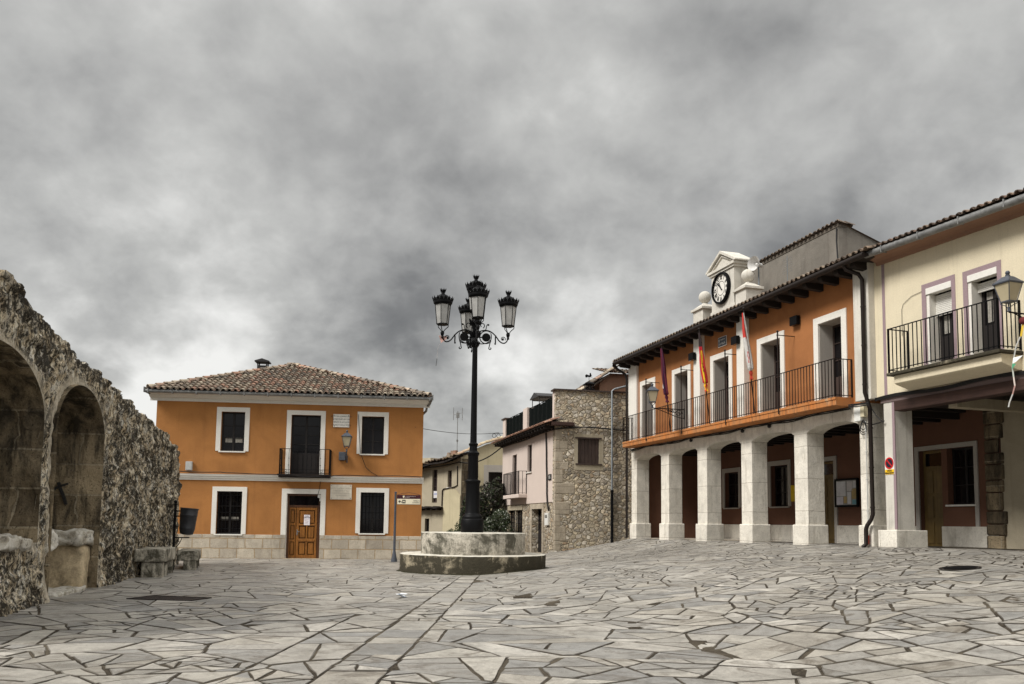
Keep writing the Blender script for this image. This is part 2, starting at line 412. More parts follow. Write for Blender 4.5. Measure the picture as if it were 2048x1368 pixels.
M['moss'] = mossy('dark_mossy_stone', (0.36, 0.31, 0.22), (0.033, 0.029, 0.019), 0.98)
M['top_stone'] = attr_mat('worn_step_stone', 0.75, 0.4, (0.2, 0.18, 0.13))
M['bench'] = mossy('bench_stone', (0.48, 0.44, 0.36), (0.055, 0.050, 0.035), 0.72)
M['iron'] = solid('black_iron', (0.0035, 0.0035, 0.004), 0.5, 0.12, 0.0, 0.3, 30, 0.15)
M['iron_brown'] = solid('dark_brown_iron', (0.014, 0.009, 0.007), 0.5, 0.25, 0.0, 0.3, 20)
M['grey_iron'] = solid('blue_grey_iron', (0.055, 0.062, 0.078), 0.45, 0.5, 0.0, 0.3, 20)
M['zinc'] = solid('weathered_zinc', (0.20, 0.20, 0.195), 0.5, 0.5, 0.3, 0.35, 6)
M['galv'] = solid('galvanised_pipe', (0.20, 0.22, 0.235), 0.5, 0.4, 0.2, 0.3, 6)
M['pane'] = solid('dark_window_glass', (0.006, 0.005, 0.006), 0.06, 0.35, 0.0, 0.4, 3)
M['sash'] = wood('near_black_sash_wood', (0.006, 0.004, 0.0035), (0.011, 0.007, 0.006), 0.7)
M['shutter'] = wood('brown_shutter_wood', (0.035, 0.022, 0.018), (0.065, 0.042, 0.034), 0.6)
M['door'] = wood('varnished_door_wood', (0.145, 0.052, 0.009), (0.33, 0.135, 0.026), 0.35)
M['door_dark'] = wood('dark_door_frame_wood', (0.045, 0.016, 0.006), (0.10, 0.04, 0.014), 0.4)
M['porch_door'] = wood('olive_brown_door_wood', (0.10, 0.065, 0.02), (0.17, 0.11, 0.035), 0.5)
M['beam'] = wood('dark_red_beam_wood', (0.032, 0.015, 0.011), (0.062, 0.031, 0.023), 0.85, 0)
M['rafter'] = wood('dark_rafter_wood', (0.010, 0.007, 0.0055), (0.024, 0.016, 0.012), 0.85, 1)
M['opal'] = solid('milky_lamp_glass', (0.35, 0.345, 0.33), 0.3, 0.4, 0.0, 0.15, 5)
M['amber'] = solid('yellowed_lamp_glass', (0.42, 0.36, 0.24), 0.3, 0.4, 0.0, 0.08, 5)
M['tile'] = attr_mat('clay_roof_tile', 0.88, 0.45, (0.05, 0.042, 0.034), 7.0, 0.5, 0.5, lich=(0.42, 0.36, 0.25))
M['tile_bed'] = solid('dark_tile_bed', (0.055, 0.038, 0.03), 0.9)  # one even dark colour under the tiles and on copings
M['cloth'] = attr_mat('flag_cloth', 0.8, 0.05, (0.1, 0.05, 0.05), 5.0, 0.2, 0.75)
M['paper'] = attr_mat('paper', 0.8, 0.1, (0.3, 0.3, 0.3), 5.0, 0.05, 0.85)
M['plastic_white'] = solid('pale_plastic', (0.70, 0.70, 0.66), 0.5, 0.4, 0, 0.08)
M['plastic_cream'] = solid('cream_plastic', (0.58, 0.52, 0.36), 0.5, 0.4, 0, 0.1)
M['plastic_grey'] = solid('grey_plastic', (0.42, 0.42, 0.40), 0.5, 0.4, 0, 0.1)
M['shutter_white'] = solid('white_roller_slats', (0.72, 0.70, 0.65), 0.5, 0.4, 0, 0.06)
M['marble'] = solid('white_marble', (0.74, 0.71, 0.65), 0.4, 0.4, 0, 0.1, 9)
M['marble_cream'] = solid('cream_stone_plaque', (0.66, 0.60, 0.50), 0.6, 0.3, 0, 0.12, 9)
M['ink'] = solid('black_ink', (0.012, 0.012, 0.013), 0.6)
M['faint_ink'] = solid('worn_engraving', (0.42, 0.37, 0.30), 0.7)
M['maroon'] = solid('maroon_sign_enamel', (0.045, 0.008, 0.014), 0.4)
M['ivory'] = solid('ivory_sign_enamel', (0.72, 0.66, 0.50), 0.5, 0.3, 0, 0.05)
M['pale_letter'] = solid('pale_lettering', (0.6, 0.52, 0.52), 0.5)
M['navy'] = solid('navy_enamel', (0.008, 0.014, 0.03), 0.3, 0.5)
M['red_enamel'] = solid('red_enamel', (0.52, 0.012, 0.012), 0.35, 0.5, 0, 0.1)
M['yellow_enamel'] = solid('yellow_enamel', (0.80, 0.48, 0.01), 0.4, 0.4, 0, 0.06)
M['black_paint'] = solid('black_graffiti_paint', (0.010, 0.009, 0.008), 0.8)
M['screen'] = solid('dark_green_netting', (0.0022, 0.0038, 0.0034), 0.9, 0.08, 0, 0.5, 8)
M['lace'] = attr_mat('lace_curtain', 0.9, 0.3, (0.1, 0.1, 0.1), 14, 0.2, 0.4)
M['bin'] = solid('bin_black_steel', (0.018, 0.019, 0.023), 0.5, 0.45, 0.0, 0.35, 9, 0.1)
M['cable'] = solid('black_cable', (0.010, 0.009, 0.009), 0.7)
M['horn'] = solid('pale_horn_metal', (0.58, 0.57, 0.55), 0.4, 0.5, 0, 0.1)
M['red_plastic'] = solid('faded_red_plastic', (0.42, 0.06, 0.03), 0.5)
M['slate'] = solid('hood_metal', (0.022, 0.02, 0.02), 0.5)
M['terrace_post'] = M['pink']

# ------------------------------------------------------------------ frames of the buildings (metres; x right, y away, camera eye at 0,0,1.4)
class Frame:
    def __init__(s, a, b):
        s.o = np.array(a, float); d = np.array(b, float) - s.o; s.L = float(np.linalg.norm(d)); s.d = d / s.L
        s.n = np.array([-s.d[1], s.d[0]]); s.rz = math.atan2(s.d[1], s.d[0])
    def w(s, u, v=0.0, z=0.0):
        q = s.o + s.d * u + s.n * v
        return (float(q[0]), float(q[1]), z)
    def loc(s, x, y):
        r = np.array([x, y]) - s.o
        return float(r @ s.d), float(r @ s.n)
    def mat(s): return Matrix.Translation((s.o[0], s.o[1], 0)) @ Matrix.Rotation(s.rz, 4, 'Z')
TH = Frame((5.2535, 34.5041), (9.1423, 21.3464))
CR = Frame((9.1783, 21.2218), (9.1783 + math.cos(R(-71.6)), 21.2218 + math.sin(R(-71.6))))
OHF = Frame((-12.798, 30.827), (-3.319, 31.90))
PK = Frame((-0.5, 46.0), (1.87, 36.49))
SF = Frame((1.87, 36.49), (5.3, 37.2))
LW = Frame((-6.6, 9.0), (-10.4, 26.75))
OLD = Frame((-5.09, 50.0), (-2.85, 48.0))

def ground_h(x, y):
    x = np.asarray(x, float); y = np.asarray(y, float)
    rx = x - TH.o[0]; ry = y - TH.o[1]
    u = rx * TH.d[0] + ry * TH.d[1]; v = rx * TH.n[0] + ry * TH.n[1]
    s = np.maximum(0, -v) + 2.2 * np.maximum(0, -0.9 - u)
    k = np.clip((u - 4) / 8, 0, 1); k = k * k * (3 - 2 * k)
    t = np.clip(1 - s / (7.4 + 2.4 * k), 0, 1)
    t = np.where(y > 46, 0, t)
    return (0.84 + 0.006 * np.clip(u, 0, 14)) * t ** (1.9 - 0.98 * k)

# ------------------------------------------------------------------ ground sheet
def axis(lo, hi, fine_lo, fine_hi, step):
    a = list(np.arange(fine_lo, fine_hi + 1e-6, step))
    g = step; x = fine_lo; left = []
    while x > lo: g *= 1.7; x -= g; left.append(max(x, lo))
    g = step; x = fine_hi; right = []
    while x < hi: g *= 1.7; x += g; right.append(min(x, hi))
    return np.array(left[::-1] + a + right)
gx = axis(-900, 900, -16, 28, 0.5); gy = axis(-600, 1200, 0, 56, 0.5)
X, Y = np.meshgrid(gx, gy)
Zg = ground_h(X, Y) - 0.009 + 0.004 * vnoise(np.stack([X * 2, Y * 2, X * 0], -1), 3)
mb = MB(); nx = len(gx)
mb.v = [tuple(p) for p in np.stack([X, Y, Zg], -1).reshape(-1, 3)]
mb.f = [(j * nx + i, j * nx + i + 1, (j + 1) * nx + i + 1, (j + 1) * nx + i) for j in range(len(gy) - 1) for i in range(nx - 1)]
mb.c = [(1, 1, 1)] * len(mb.f)
m, nt, b = newmat('earth_joints'); c = nt.coord()
cc = nt.mix(nt.ramp(nt.noise(c, 0.9, 7, 0.7, 0.6), [(0.45, 0), (0.66, 1)]), (0.026, 0.020, 0.014), (0.10, 0.083, 0.06))
cc = nt.mix(nt.ramp(nt.noise(c, 30, 4, 0.7), [(0.5, 0), (0.75, 1)]), cc, (0.13, 0.11, 0.08))
finish(nt, b, cc, 0.95, nt.bump(nt.noise(c, 40, 5, 0.7), 0.8, 0.02), 0.15)
g = mb.build('ground', m, smooth=True); g['kind'] = 'structure'

# ------------------------------------------------------------------ crazy paving: irregular flat slabs
rs = np.random.RandomState(11)
def clip_poly(P, n, d):
    """keep the part of polygon P with p.n <= d"""
    out = []; k = len(P)
    if k == 0: return out
    ds = [p[0] * n[0] + p[1] * n[1] - d for p in P]
    for i in range(k):
        a, bq = P[i], P[(i + 1) % k]; da, db = ds[i], ds[(i + 1) % k]
        if da <= 0: out.append(a)
        if (da < 0 < db) or (db < 0 < da):
            t = da / (da - db); out.append((a[0] + (bq[0] - a[0]) * t, a[1] + (bq[1] - a[1]) * t))
    return out
def area(P):
    return 0.5 * sum(P[i][0] * P[(i + 1) % len(P)][1] - P[(i + 1) % len(P)][0] * P[i][1] for i in range(len(P)))
def centroid(P):
    return (sum(p[0] for p in P) / len(P), sum(p[1] for p in P) / len(P))
def split(P, out, target):
    A = abs(area(P))
    if A < target or len(P) < 3:
        if A > 0.012: out.append(P)
        return
    c_ = centroid(P)
    q = np.array(P) - np.array(c_)
    _, _, vt = np.linalg.svd(q, full_matrices=False)
    ang = math.atan2(vt[0][1], vt[0][0]) + rs.normal(0, 0.55)
    n = (math.cos(ang), math.sin(ang))
    d = c_[0] * n[0] + c_[1] * n[1] + rs.normal(0, 0.12) * math.sqrt(A)
    a = clip_poly(P, n, d); b_ = clip_poly(P, (-n[0], -n[1]), -d)
    for h in (a, b_):
        if len(h) >= 3: split(h, out, target)
def inset(P, w):
    """shrink a convex polygon by w"""
    Q = list(P); k = len(P)
    s = 1 if area(P) > 0 else -1
    for i in range(k):
        a, b_ = P[i], P[(i + 1) % k]
        ex, ey = b_[0] - a[0], b_[1] - a[1]; L = math.hypot(ex, ey)
        if L < 1e-6: continue
        n = (s * ey / L, -s * ex / L)
        Q = clip_poly(Q, n, a[0] * n[0] + a[1] * n[1] - (w if isinstance(w, float) else w[i]))
        if len(Q) < 3: return []
    return Q
x0, x1, y0, y1, sp = -13.5, 22.0, 3.5, 47.0, 1.12
seeds = {}
for i in range(int((x1 - x0) / sp) + 3):
    for j in range(int((y1 - y0) / sp) + 3):
        seeds[i, j] = (x0 + (i - 1 + rs.uniform(0, 1)) * sp, y0 + (j - 1 + rs.uniform(0, 1)) * sp)
# the straight joints of the slab band leading to the lamp
def line(pa, pb):
    dx, dy = pb[0] - pa[0], pb[1] - pa[1]; L = math.hypot(dx, dy); n = (dy / L, -dx / L)
    return n, pa[0] * n[0] + pa[1] * n[1]
BL = line((-1.84, 4.0), (-1.25, 23.4)); BRT = line((-1.22, 4.0), (-0.80, 23.4)); BL2 = line((-2.62, 4.0), (-2.3, 13.4))
pieces = []
for (i, j), c_ in seeds.items():
    if not (x0 < c_[0] < x1 and y0 < c_[1] < y1): continue
    if math.hypot(c_[0] + 1.1, c_[1] - 25) < 1.0: continue
    tu, tv = TH.loc(*c_)
    if tv > 1.2 or (tu < -2.2 and tv > 3.2): continue
    if OHF.loc(*c_)[1] > 0.8 and c_[0] < -3: continue
    if LW.loc(*c_)[1] > 1.6: continue
    P = [(c_[0] - 2.2, c_[1] - 2.2), (c_[0] + 2.2, c_[1] - 2.2), (c_[0] + 2.2, c_[1] + 2.2), (c_[0] - 2.2, c_[1] + 2.2)]
    for a in range(-2, 3):
        for b_ in range(-2, 3):
            if (a or b_) and (i + a, j + b_) in seeds:
                o = seeds[i + a, j + b_]; n = (o[0] - c_[0], o[1] - c_[1])
                P = clip_poly(P, n, ((o[0] ** 2 + o[1] ** 2) - (c_[0] ** 2 + c_[1] ** 2)) / 2)
    parts = [P]
    if c_[1] < 25:
        (n1, d1), (n2, d2), (n3, d3) = BL, BRT, BL2
        L_ = clip_poly(P, n1, d1); R_ = clip_poly(P, (-n2[0], -n2[1]), -d2)
        parts = [R_]
        if c_[1] < 13.2:
            parts += [clip_poly(L_, n3, d3), clip_poly(L_, (-n3[0], -n3[1]), -d3)]
        else: parts.append(L_)
    for Q in parts:
        if len(Q) >= 3 and abs(area(Q)) > 0.02:
            split(Q, pieces, rs.uniform(0.07, 0.75) * (0.45 if float(ground_h(c_[0], c_[1])) > 0.2 else 1.0))
# slabs of the band
yy = 4.0
while yy < 23.2:
    ln = rs.uniform(0.45, 1.25); ye = min(yy + ln, 23.3)
    lx = lambda y: -1.838 + (y - 4.0) * (0.59 / 19.4)
    rx_ = lambda y: -1.222 + (y - 4.0) * (0.42 / 19.4)
    k = rs.normal(0, 0.03)
    P = [(lx(yy), yy), (rx_(yy), yy + k), (rx_(ye), ye + k), (lx(ye), ye)]
    if rs.rand() < 0.25: split(P, pieces, 0.12)
    else: pieces.append(P)
    yy = ye
pal = [(0.37, 0.345, 0.305), (0.315, 0.296, 0.262), (0.25, 0.24, 0.222), (0.40, 0.372, 0.322), (0.29, 0.275, 0.25), (0.215, 0.21, 0.20), (0.34, 0.31, 0.262), (0.44, 0.412, 0.365)]
mb = MB()
for P in pieces:
    if area(P) < 0: P = P[::-1]
    c_ = centroid(P)
    dist = math.hypot(c_[0], c_[1])
    gz0 = float(ground_h(c_[0], c_[1])); gk = (1.0 if dist < 15 else 0.62) + (0.3 if gz0 > 0.5 else 0.0)
    gap = [(min(0.04, rs.gamma(1.3, 0.0055)) + 0.003) * gk for _ in P]
    Q = inset(P, gap)
    if len(Q) < 3 or abs(area(Q)) < 0.01: continue
    if dist < 22:                       # broken, slightly wandering edges
        E_ = []
        for i in range(len(Q)):
            a, b_ = Q[i], Q[(i + 1) % len(Q)]; L = math.hypot(b_[0] - a[0], b_[1] - a[1])
            nseg = max(1, int(L / (0.16 if dist < 14 else 0.3)))
            n = ((b_[1] - a[1]) / max(L, 1e-6), -(b_[0] - a[0]) / max(L, 1e-6))
            for k in range(nseg):
                t = k / nseg + (rs.uniform(-0.25, 0.25) / nseg if k else 0)
                wv = -abs(rs.normal(0, 0.008)) if k else -rs.uniform(0, 0.022)
                E_.append((a[0] + (b_[0] - a[0]) * t + n[0] * wv, a[1] + (b_[1] - a[1]) * t + n[1] * wv))
        Q = E_
    zt = rs.normal(0, 0.0025); tx, ty = rs.normal(0, 0.004, 2)
    col = pal[rs.randint(len(pal))]; k = rs.uniform(0.85, 1.10); mk = 0.55 if dist > 17 else 0.2; col = tuple((v * (1 - mk) + q * mk) * k for v, q in zip(col, (0.32, 0.30, 0.268)))
    n = len(Q); cQ = centroid(Q)
    ch = rs.uniform(0.005, 0.015) if dist < 18 else 0.005
    top = []
    for p in Q:
        dx, dy = cQ[0] - p[0], cQ[1] - p[1]; L = math.hypot(dx, dy) or 1
        top.append((p[0] + dx / L * ch, p[1] + dy / L * ch))
    hz = lambda p, e: float(ground_h(p[0], p[1])) + zt + (p[0] - cQ[0]) * tx + (p[1] - cQ[1]) * ty + e
    v = [(p[0], p[1], hz(p, 0.0)) for p in top] + [(p[0], p[1], hz(p, -0.005)) for p in Q] + [(p[0], p[1], hz(p, -0.05)) for p in Q]
    f = [tuple(range(n))]
    for r_ in (0, 1):
        f += [(r_ * n + i, (r_ + 1) * n + i, (r_ + 1) * n + (i + 1) % n, r_ * n + (i + 1) % n) for i in range(n)]
    b0 = len(mb.v); mb.v += v; mb.f += [[i + b0 for i in q] for q in f]
    soil_tone = (0.042, 0.033, 0.023); mb.c += [col] + [tuple(0.25 * x + 0.75 * y for x, y in zip(col, soil_tone))] * n + [soil_tone] * n
mb.usecol = True
m, nt, b = newmat('paving_stone'); c0 = nt.coord()
a_ = nt.new('ShaderNodeAttribute', attribute_name='Col').outputs['Color']
of_ = nt.new('ShaderNodeVectorMath', {0: a_, 'Scale': 61.0}, operation='SCALE').outputs[0]
c = nt.new('ShaderNodeVectorMath', {0: c0, 1: of_}, operation='ADD').outputs[0]      # every slab has its own grain
cc = nt.mix(0.85, a_, nt.mix(1.0, a_, nt.ramp(nt.noise(c, 3.2, 8, 0.7, 0.8), [(0.26, 0.40), (0.5, 1.0), (0.72, 1.42)]), 'MULTIPLY'))
cc = nt.mix(0.6, cc, nt.mix(1.0, cc, nt.ramp(nt.noise(c, 28, 6, 0.75), [(0.3, 0.6), (0.7, 1.3)]), 'MULTIPLY'))
wt = nt.ramp(nt.noise(c0, 0.42, 6, 0.62, 0.6), [(0.40, 0.0), (0.66, 1.0)])
cc = nt.mix(nt.math('MULTIPLY', wt, 0.40), cc, (0.15, 0.135, 0.11))
br_ = nt.ramp(nt.noise(c, 1.9, 9, 0.74, 1.2), [(0.52, 0.0), (0.64, 1.0)])
cc = nt.mix(nt.math('MULTIPLY', br_, 0.70), cc, (0.085, 0.066, 0.046))
wh = nt.ramp(nt.noise(c, 1.5, 8, 0.7, 0.9), [(0.60, 0.0), (0.70, 1.0)])
cc = nt.mix(nt.math('MULTIPLY', wh, 0.45), cc, (0.50, 0.475, 0.42))
pit = nt.ramp(nt.noise(c, 11, 8, 0.8, 0.5), [(0.34, 1.0), (0.41, 0.0)])
cc = nt.mix(nt.math('MULTIPLY', pit, 0.8), cc, (0.06, 0.05, 0.038))
rg_ = nt.math('ADD', 0.24, nt.math('MULTIPLY', nt.noise(c, 2.5, 6, 0.65), 0.5))
hh = nt.math('ADD', nt.math('MULTIPLY', nt.noise(c, 9, 7, 0.7), 1.2), nt.math('MULTIPLY', nt.noise(c, 40, 5, 0.7), 0.5))
finish(nt, b, cc, rg_, nt.bump(hh, 0.9, 0.022), 0.45)
M['paving'] = m
pv = mb.build('paving', M['paving']); pv['kind'] = 'structure'

# things set into the paving
t = thing('drain_grate', 'rusty iron drain grate set in the paving near the old wall', 'drain grate', (-6.0, 15.15, 0.004), R(-14))
mb = MB(); mb.wall(-0.60, 0.60, -0.36, 0.36, 0, 0.03, [(-0.55, 0.55, -0.31, 0.31)])
for p in range(len(mb.v)): x, y, z = mb.v[p]; mb.v[p] = (x, z, 0.012 - y)
fr = mb.build('frame', M['iron_brown'], t)
mb = MB()
for k in range(14): mb.box(-0.55 + k * 0.081, -0.50 + k * 0.081, -0.31, 0.31, -0.014, 0.006)
mb.build('bars', M['iron_brown'], t)
t = thing('manhole_cover', 'dark round manhole cover on the slope before the arcade', 'manhole cover', (8.05, 15.35, float(ground_h(8.05, 15.35))), 0)
sl = MB(); gz = float(ground_h(8.05, 15.35))
def disc(mb, r0, r1, z, n=28):
    v = []; f = []
    for r_ in (r0, r1):
        for k in range(n):
            a = 2 * PI * k / n; x, y = r_ * math.cos(a), r_ * math.sin(a)
            v.append((x, y, float(ground_h(8.05 + x, 15.35 + y)) - gz + z))
    f = [(k, (k + 1) % n, n + (k + 1) % n, n + k) for k in range(n)]
    mb.add(v, f)
disc(sl, 0.001, 0.29, 0.022); sl.build('cover', M['iron'], t)
sl = MB(); disc(sl, 0.30, 0.345, 0.018); sl.build('rim', M['iron_brown'], t)
mb = MB()
for k in range(9):
    a = k * 0.7; mb.box(0.05 * math.cos(a) - 0.05, 0.05 * math.cos(a) + 0.05, 0.05 * math.sin(a) - 0.03, 0.05 * math.sin(a) + 0.03, 0.01 + 0.008 * k, 0.016 + 0.008 * k, (0.75, 0.76, 0.78) if k % 3 else (0.25, 0.3, 0.36))
o = mb.build('crumpled_wrapper', M['paper']); o.location = (-2.02, 15.93, 0.006); o.rotation_euler = (0.12, 0.1, 0.5)
tag(o, 'crumpled white wrapper lying on the open paving', 'litter')

# ------------------------------------------------------------------ the old rough wall with two arched niches
wall_t = thing('ruined_wall', 'tall weathered rough stone wall with two deep arched niches', 'wall', (LW.o[0], LW.o[1], 0), LW.rz)
prof = [(-1, 5.1), (2.62, 4.87), (3.64, 4.73), (4.85, 4.59), (5.68, 4.47), (6.62, 4.34), (7.67, 4.31), (8.55, 4.3), (8.8, 4.14), (9.5, 4.20), (9.8, 4.22), (9.95, 4.08), (11.1, 4.13), (11.3, 4.02), (12.5, 3.98), (13.6, 3.94), (15.1, 3.82), (16.35, 3.65), (17.4, 3.50), (17.9, 3.30), (18.2, 2.9)]
pu = [p[0] for p in prof]; pz = [p[1] for p in prof]
def niche(u, z, a, b_, sp_, rise, bot):
    uc, hw = (a + b_) / 2, (b_ - a) / 2
    low = np.maximum(np.abs(u - uc) - hw, bot - z)
    arc = (np.sqrt(((u - uc) / hw) ** 2 + ((np.maximum(z, sp_) - sp_) / rise) ** 2) - 1) * min(hw, rise)
    return np.where(z < sp_, low, np.maximum(arc, bot - z))
def nsdf(u, z):
    return np.minimum(niche(u, z, 0.9, 4.66, 2.95, 0.9, 1.04), niche(u, z, 5.34, 8.42, 2.95, 0.9, -1.0))
def worley(p, seed=0):
    """distance to the nearest and second nearest jittered cell point in 2-D, plus a random value per cell"""
    p = np.asarray(p, float); i = np.floor(p).astype(np.int64); d1 = np.full(p.shape[:-1], 9.0); d2 = d1.copy(); rv = d1 * 0
    def h(a, b, k):
        n = (a * 374761393 + b * 668265263 + (seed * 7 + k) * 1274126177) & 0xffffffff
        n = ((n ^ (n >> 13)) * 1274126177) & 0xffffffff
        return ((n ^ (n >> 16)) & 0xffff) / 65535.0
    for a in (-1, 0, 1):
        for b in (-1, 0, 1):
            cx_, cy_ = i[..., 0] + a, i[..., 1] + b
            d = np.hypot(cx_ + h(cx_, cy_, 1) - p[..., 0], cy_ + h(cx_, cy_, 2) - p[..., 1])
            rv = np.where(d < d1, h(cx_, cy_, 3), rv); d2 = np.where(d < d1, d1, np.minimum(d2, d)); d1 = np.minimum(d1, d)
    return d1, d2, rv
DU = 0.05
us = np.arange(0, 18.2 + 1e-6, DU); NZ = 100
U, K = np.meshgrid(us, np.arange(NZ + 1), indexing='ij')
topn = np.interp(us, pu, pz) + 0.055 * vnoise(np.stack([us * 2.2, us * 0, us * 0], -1), 5) + 0.028 * np.round(vnoise(np.stack([us * 3.1, us * 0 + 4, us * 0], -1), 9) * 1.5)
topn = np.maximum(topn, 2.6)
Zw = -0.25 + (topn[:, None] + 0.25) * K / NZ
for _ in range(3):                       # snap the grid on to the niche outline
    F0 = nsdf(U, Zw); e = 1e-3
    gu = (nsdf(U + e, Zw) - nsdf(U - e, Zw)) / (2 * e); gz_ = (nsdf(U, Zw + e) - nsdf(U, Zw - e)) / (2 * e)
    near = np.abs(F0) < 0.045; nn = np.maximum(gu ** 2 + gz_ ** 2, 1e-6)
    U = np.where(near, U - F0 * gu / nn, U); Zw = np.where(near, Zw - F0 * gz_ / nn, Zw)
P3 = np.stack([U, Zw, U * 0], -1)
disp = 0.10 * fbm(P3 * [1.1, 0.8, 1], 3, 1) + 0.10 * np.abs(fbm(P3 * [4.5, 3.0, 1], 3, 2)) + 0.05 * fbm(P3 * [9.0, 6.5, 1], 3, 8)
rid = 1 - np.abs(vnoise(P3 * [6.5, 2.6, 1], 31)); disp += 0.05 * (rid - 0.5)
wq = np.stack([U * 4.2, Zw * 3.0], -1) + 0.35 * np.stack([vnoise(P3 * 5, 61), vnoise(P3 * 5, 62)], -1)
w1, w2, wr = worley(wq, 4); stone = np.clip((w2 - w1) / 0.30, 0, 1)
disp = disp * 0.8 - 0.085 * (stone ** 0.6 - 0.5) - 0.05 * (wr - 0.5) * stone
F0 = nsdf(U, Zw)
edge = np.clip(np.abs(F0) / 0.35, 0.25, 1)          # dressed stones round the openings are flatter
disp = disp * edge
base_fl = 0.10 * np.clip((0.5 - Zw) / 0.5, 0, 1) ** 2
V3 = disp - base_fl
V3[:, -1] += 0.05
def uvz(a, b_, c_): return (float(a), float(b_), float(c_))
vid = np.arange(U.size).reshape(U.shape)
verts = [uvz(a, b_, c_) for a, b_, c_ in zip(U.ravel(), V3.ravel(), Zw.ravel())]
faces = []
cu = (U[:-1, :-1] + U[1:, :-1] + U[1:, 1:] + U[:-1, 1:]) / 4; cz = (Zw[:-1, :-1] + Zw[1:, :-1] + Zw[1:, 1:] + Zw[:-1, 1:]) / 4
solid_c = nsdf(cu, cz) > 0
I, J = np.nonzero(solid_c)
for i, j in zip(I, J): faces.append((vid[i, j], vid[i + 1, j], vid[i + 1, j + 1], vid[i, j + 1]))
# top and far end
nv = len(verts); TB = 1.35
for i in range(len(us)):
    for s_ in range(1, 6):
        v_ = TB * s_ / 5
        verts.append(uvz(U[i, -1], v_, Zw[i, -1] + 0.07 * math.sin(s_ * 1.3 + us[i] * 3) * vnoise(np.array([us[i] * 3, s_ * 1.7, 0.]), 4)))
for i in range(len(us) - 1):
    a = [vid[i, -1]] + [nv + i * 5 + k for k in range(5)]; b_ = [vid[i + 1, -1]] + [nv + (i + 1) * 5 + k for k in range(5)]
    for k in range(5): faces.append((a[k], b_[k], b_[k + 1], a[k + 1]))
ne = len(verts)
for i in (0, len(us) - 1):
    for j in range(NZ + 1):
        verts.append(uvz(U[i, j], TB, Zw[i, j]))
for q, i in enumerate((0, len(us) - 1)):
    for j in range(NZ):
        a = (vid[i, j], vid[i, j + 1], ne + q * (NZ + 1) + j + 1, ne + q * (NZ + 1) + j)
        faces.append(a if i == 0 else a[::-1])
nb = len(verts)
for i in range(len(us)): verts += [uvz(us[i], TB, -0.25), uvz(us[i], TB, topn[i])]
for i in range(len(us) - 1): faces.append((nb + 2 * i, nb + 2 * i + 1, nb + 2 * i + 3, nb + 2 * i + 2))
EG = np.clip(1 - np.abs(F0) / 0.26, 0, 1).ravel(); EG = np.concatenate([EG, np.zeros(len(verts) - EG.size)])
mb = MB(); mb.add(verts, [tuple(int(x) for x in f) for f in faces])
mb.c = [(float(EG[list(f)].mean()),) * 3 for f in mb.f]; mb.usecol = True
m, nt, b = newmat('weathered_rubble'); c = nt.coord()
st = nt.mapping(c, (1.25, 1.25, 0.55))
n1 = nt.noise(st, 4.4, 8, 0.68, 1.0); n2 = nt.noise(st, 14.0, 10, 0.78, 0.5); n3 = nt.noise(c, 1.2, 5, 0.6, 0.5); n4 = nt.noise(c, 42, 6, 0.75)
cc = nt.ramp(n1, [(0.32, (0.24, 0.18, 0.11)), (0.42, (0.48, 0.38, 0.25)), (0.52, (0.68, 0.58, 0.42)), (0.61, (0.88, 0.82, 0.70))])
cc = nt.mix(0.6, cc, nt.mix(1.0, cc, nt.ramp(n4, [(0.3, 0.3), (0.68, 1.5)]), 'MULTIPLY'))
gr = nt.ramp(nt.noise(st, 3.4, 7, 0.7, 0.7), [(0.50, 0.0), (0.60, 1.0)])
cc = nt.mix(nt.math('MULTIPLY', gr, 0.55), cc, (0.24, 0.23, 0.21))
lic = nt.math('ADD', nt.math('MULTIPLY', n2, 0.70), nt.math('MULTIPLY', n3, 0.30))
bk = nt.ramp(lic, [(0.455, 0.0), (0.485, 0.6), (0.525, 1.0)])
cc = nt.mix(nt.math('MULTIPLY', bk, 0.96), cc, (0.020, 0.017, 0.013))
fl = nt.ramp(nt.noise(st, 17.0, 6, 0.7, 0.6), [(0.60, 0.0), (0.66, 1.0)])
cc = nt.mix(nt.math('MULTIPLY', fl, 0.7), cc, (0.02, 0.017, 0.014))
eg = nt.new('ShaderNodeAttribute', attribute_name='Col').outputs['Fac']
dress = nt.mix(1.0, (0.56, 0.49, 0.38), nt.ramp(nt.noise(c, 8, 7, 0.72, 0.5), [(0.3, 0.35), (0.66, 1.25)]), 'MULTIPLY')
cc = nt.mix(nt.math('MULTIPLY', nt.ramp(nt.math('MULTIPLY', eg, nt.math('ADD', 0.6, nt.noise(c, 3, 4))), [(0.35, 0.0), (0.8, 1.0)]), 0.85), cc, dress)
hh = nt.math('ADD', nt.math('ADD', n1, nt.math('MULTIPLY', n2, 0.8)), nt.math('MULTIPLY', n4, 0.35))
finish(nt, b, cc, 0.93, nt.bump(hh, 1.0, 0.055), 0.15)
M['ruin'] = m
mb.build('masonry_face', m, wall_t, smooth=True)
